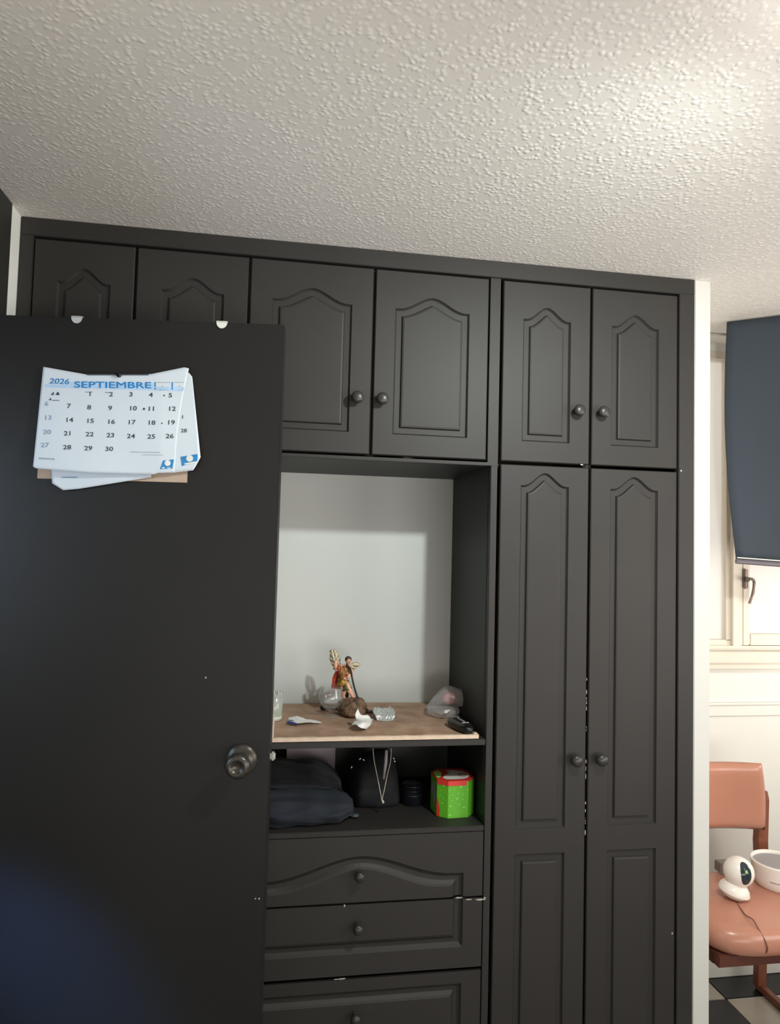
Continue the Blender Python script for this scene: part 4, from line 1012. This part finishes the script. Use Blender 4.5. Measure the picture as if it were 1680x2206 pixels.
for u, z in ((.4, .075), (.3, .062), (.7, .022), (.6, .055)): dot(7, u, ZL+z*HB/0.105, .0012)
for u, z in ((.3, .08), (.6, .05), (.4, .03)): dot(1, u, ZL+z*HB/0.105, .0014)
obj('snowflake_print', bm, LGREEN, gb, kind='stuff')
bm = bmesh.new(); top = ZL+HB+0.0005
def topf(P2, dz=0): return [bm.verts.new((mid+bdir*x+bnor*y+Vector((0, 0, 0))).xy.to_3d()+Vector((0, 0, top+dz))) for x, y in P2]
bm.faces.new(topf([(-.036, .03), (-.03, .016), (-.005, .011), (.022, .013), (.034, .022), (.044, .034), (.046, .055), (.036, .075), (.012, .09), (-.01, .086), (-.004, .066), (-.022, .05)])); obj('white_print', bm, WHITEC, gb)
bm = bmesh.new(); bm.faces.new(topf([(.014, .03), (.03, .026), (.042, .04), (.042, .058), (.026, .066), (.012, .055)], 0.0004)); obj('tan_print', bm, KRAFT, gb)
bm = bmesh.new(); bm.faces.new(topf([(-.051, .05), (-.049, .03), (-.038, .04), (-.026, .07), (-.03, .095), (-.048, .08)])); obj('green_print', bm, LGREEN, gb)
bm = bmesh.new()
for i, A_ in ((6, [(.25, .075), (.55, .085), (.8, .07), (.9, .045), (.8, .02), (.5, .015), (.45, .04), (.25, .055)]),):
    bm.faces.new([bm.verts.new(onface(i, u, ZL+z, 0.0004)) for u, z in A_])
obj('grey_print', bm, GREYPL, gb)

# ------------------------------------------------------------------ window bay: chair and the things on it
CX, HW = 1.462, 0.232
chr_ = thing('brown_chair', 'brown leatherette chair with curved backrest standing on the checkered floor by the window', 'chair', (CX, 0.15, 0))
SZ = 0.47; SY0, SY1 = -0.035, 0.345
def seatf(u, v, top=True):
    pass
bm = bmesh.new()
N1, N2 = 48, 10
rings = []
for j in range(N2+1):
    t = -pi/2+pi*j/N2; rr = 1-0.16*(1-cos(t)**0.8) if abs(t) < pi/2-1e-6 else 0.84
    R_ = []
    for k in range(N1):
        an = 2*pi*k/N1; cx_, sy_ = cos(an), sin(an); q = 0.5
        x = math.copysign(abs(cx_)**q, cx_)*HW*rr; y = math.copysign(abs(sy_)**q, sy_)*(SY1-SY0)/2*rr
        R_.append(bm.verts.new((CX+x, (SY0+SY1)/2+y, SZ-0.044+0.038*sin(t))))
    rings.append(R_)
for a_, b in zip(rings, rings[1:]):
    for i in range(N1): bm.faces.new((a_[i], a_[(i+1) % N1], b[(i+1) % N1], b[i]))
prev = rings[-1]
for sc_, dz in ((0.7, 0.007), (0.4, 0.010), (0.12, 0.0115)):
    R_ = [bm.verts.new((CX+(v.co.x-CX)*sc_/0.84*0.84, (SY0+SY1)/2+(v.co.y-(SY0+SY1)/2)*sc_, SZ-0.006+dz)) for v in rings[-1]]
    for i in range(N1): bm.faces.new((prev[i], prev[(i+1) % N1], R_[(i+1) % N1], R_[i]))
    prev = R_
bm.faces.new(prev); bm.faces.new(rings[0][::-1]); obj('seat', bm, LEATHER, chr_, smooth=True)
bm = bmesh.new(); box(bm, CX-HW+0.02, CX+HW-0.02, SY0+0.035, SY0+0.06, SZ-0.113, SZ-0.079, bev=0.003); box(bm, CX-HW+0.02, CX+HW-0.02, SY1-0.04, SY1-0.015, SZ-0.113, SZ-0.079, bev=0.003)
box(bm, CX-HW+0.02, CX-HW+0.045, SY0+0.06, SY1-0.04, SZ-0.113, SZ-0.079); box(bm, CX+HW-0.045, CX+HW-0.02, SY0+0.06, SY1-0.04, SZ-0.113, SZ-0.079); box(bm, CX-HW+0.03, CX+HW-0.03, SY0+0.04, SY1-0.02, SZ-0.086, SZ-0.082)
obj('seat_rail', bm, DWOOD, chr_)
def bar(pts, ws, m, name, ds=None):
    bm = bmesh.new(); rings = []
    for (p, w_) in zip(pts, ws):
        p = Vector(p); d = ds or 0.5; rings.append([bm.verts.new(p+Vector((sx*w_, sy*w_*d, 0))) for sx, sy in ((-1, -1), (1, -1), (1, 1), (-1, 1))])
    for a_, b in zip(rings, rings[1:]):
        for i in range(4): bm.faces.new((a_[i], a_[(i+1) % 4], b[(i+1) % 4], b[i]))
    bm.faces.new(rings[0][::-1]); bm.faces.new(rings[-1])
    bmesh.ops.bevel(bm, geom=[e for e in bm.edges], offset=0.002, segments=1, affect='EDGES')
    return obj(name, bm, m, chr_)
post = aty(1642, 1720, 0.335)
for sx in (1, -1):
    xp = CX+sx*(post.x-CX)
    bar([(xp+sx*.068, 0.44, 0.012), (xp+sx*.036, 0.385, 0.35), (xp, 0.345, 0.55), (xp, 0.335, 0.69), (xp, 0.333, 0.718)], [0.017, 0.018, 0.019, 0.017, 0.012], WOOD, 'back_leg', 0.8)
    bar([(CX+sx*(HW-.012), SY0+.12, 0.012), (CX+sx*(HW-.012), SY0+.12, 0.40)], [0.009, 0.011], WOOD, 'front_leg', 1.0)
    bm = bmesh.new(); box(bm, (xp+sx*.068)-.013, (xp+sx*.068)+.013, SY0+.02, 0.45, 0.0005, 0.022, bev=0.003); obj('floor_runner', bm, WOOD, chr_)
# backrest pad
def padf(sgn):
    def f(u, v):
        z0_, z1_ = 0.603, 0.826
        z = z0_+(z1_-z0_)*v
        hw_ = 0.158+0.027*(1-max(0, (v-0.0))**2.2)
        hw_ = hw_*1.0
        s_ = (u*2-1); q = math.copysign(abs(s_), s_)
        x = 1.435+hw_*q
        edge = (1-abs(s_)**6)**0.5*(1-abs(2*v-1)**8)**0.5
        y = 0.305-0.05*(s_**2)*0.6 + 0.02*(1-v)
        return Vector((x, y+sgn*0.021*edge, z))
    return f
bm = bmesh.new(); f_a, f_b = padf(-1), padf(1)
nu, nv = 30, 18
VA = [[bm.verts.new(f_a(i/nu, j/nv)) for j in range(nv+1)] for i in range(nu+1)]; VB = [[bm.verts.new(f_b(i/nu, j/nv)) for j in range(nv+1)] for i in range(nu+1)]
for i in range(nu):
    for j in range(nv): bm.faces.new((VA[i][j], VA[i+1][j], VA[i+1][j+1], VA[i][j+1])); bm.faces.new((VB[i][j], VB[i][j+1], VB[i+1][j+1], VB[i+1][j]))
bmesh.ops.remove_doubles(bm, verts=bm.verts, dist=1e-5); obj('backrest', bm, LEATHER, chr_, smooth=True)

# security camera
def seatz(x, y): return SZ+0.001
c = atz(1577, 1935, SZ+0.002)
sec = thing('security_camera', 'small white ball-shaped security camera with dark lens face tilted on the chair seat', 'camera', c)
axt = Vector((0.22, -0.08, 1)).normalized(); base = c+Vector((0, 0, 0.0018))
bm = bmesh.new(); lathe(bm, [(0.030, 0.0065), (0.033, 0.010), (0.036, 0.015), (0.044, 0.0175), (0.045, 0.021), (0.041, 0.033), (0.032, 0.044), (0.022, 0.049)], axisM(base, axt), 44); obj('camera_base', bm, WHITEPL, sec, smooth=True)
hcn = base+axt*0.081
bm = bmesh.new(); blob(bm, hcn, (0.043, 0.043, 0.043), 40, 28); ball = obj('camera_head', bm, WHITEPL, sec, smooth=True)
ldirn = (Vector((-0.16, -1, 0.27))).normalized(); Ml = ldirn.to_track_quat('Z', 'Y').to_matrix()
bm = bmesh.new(); n = 28; R0 = 0.0436
prev = None
for rr in (0.0, 0.3, 0.6, 0.85, 1.0):
    ring = []
    for k in range(n if rr else 1):
        an = 2*pi*k/n; x = 0.0185*rr*cos(an); y = 0.031*rr*sin(an); x -= 0.006*(1-(y/0.031)**2)*(1 if cos(an) < 0 else 0.0)*-0.8*rr
        z = math.sqrt(max(0, R0**2-x*x-y*y)); ring.append(bm.verts.new(hcn+Ml @ Vector((x, y, z))))
    if prev is not None:
        if len(prev) == 1:
            for k in range(n): bm.faces.new((prev[0], ring[k], ring[(k+1) % n]))
        else:
            for k in range(n): bm.faces.new((prev[k], prev[(k+1) % n], ring[(k+1) % n], ring[k]))
    prev = ring
obj('lens_face', bm, mat('dark_lens_plastic', rgb(44, 52, 56), 0.12, nscale=30, namt=0.15), ball, smooth=True)
bm = bmesh.new(); lathe(bm, [(0.0028, 0.0), (0.0022, 0.0012)], axisM(hcn+Ml @ Vector((0.002, 0.006, 0.0436)), ldirn), 12); obj('status_light', bm, LEDM, ball)
bm = bmesh.new(); cpt = [atz(px, py, SZ+0.0035) for px, py in ((1586, 1942), (1596, 1958), (1607, 1972), (1622, 1990), (1633, 2010))]
xc = aty(1650, 2040, SY0).x; p3 = cpt[2].copy()
cpt = cpt[:3]+[Vector((p3.x+(xc-p3.x)*0.6, p3.y+(SY0+.035-p3.y)*0.6, SZ+0.0045)), Vector((xc-.006, SY0+.026, SZ-0.0035)), Vector((xc, SY0+.001, SZ-0.030)), Vector((xc+.003, SY0-.001, SZ-0.052)), Vector((xc+.004, SY0+.020, SZ-0.080))]
tube(bm, spline(cpt, 5), 0.0018, 8); obj('power_cable', bm, mat('grey_brown_cable', rgb(120, 82, 66), 0.5, nscale=40, namt=0.1), sec, smooth=True)

# round white container
c = atz(1677, 1908, SZ+0.002); 
rn = thing('round_white_container', 'round white container with grey recessed top standing on the chair seat', 'container', c); T = Matrix.Translation(c)
bm = bmesh.new(); lathe(bm, [(0.058, 0), (0.064, 0.003), (0.070, 0.012), (0.0755, 0.030), (0.0775, 0.060), (0.081, 0.074), (0.081, 0.078), (0.0765, 0.079), (0.074, 0.075), (0.073, 0.066)], T, 56, True, False); obj('shell', bm, WHITEPL, rn, smooth=True)
bm = bmesh.new(); lathe(bm, [(0.0735, 0.069), (0.03, 0.066), (0.001, 0.066)], T, 56, False, True); obj('recessed_top', bm, GREYPL, rn, smooth=True)
bm = bmesh.new()
pts = []
for k in range(9):
    an = radians(-146+k*5); pts.append(c+Vector((0.0758*cos(an), 0.0758*sin(an), 0.034)))
tube(bm, pts, 0.0018, 8); obj('front_slot', bm, GREYPL, rn)
# grey box behind the camera
A, B = atz(1550, 1882, SZ+0.003), atz(1624, 1886, SZ+0.003)
hb_ = aty(1555, 1858, A.y).z-SZ
o = obj('grey_box', bx(A.x, B.x, A.y-0.008, A.y+0.03, SZ+0.004, SZ+0.036, bev=0.003), mat('taupe_grey_card', rgb(120, 112, 106), 0.7, nscale=20, namt=0.08))
tag(o, 'low grey box lying at the back of the chair seat behind the ball camera', 'box')
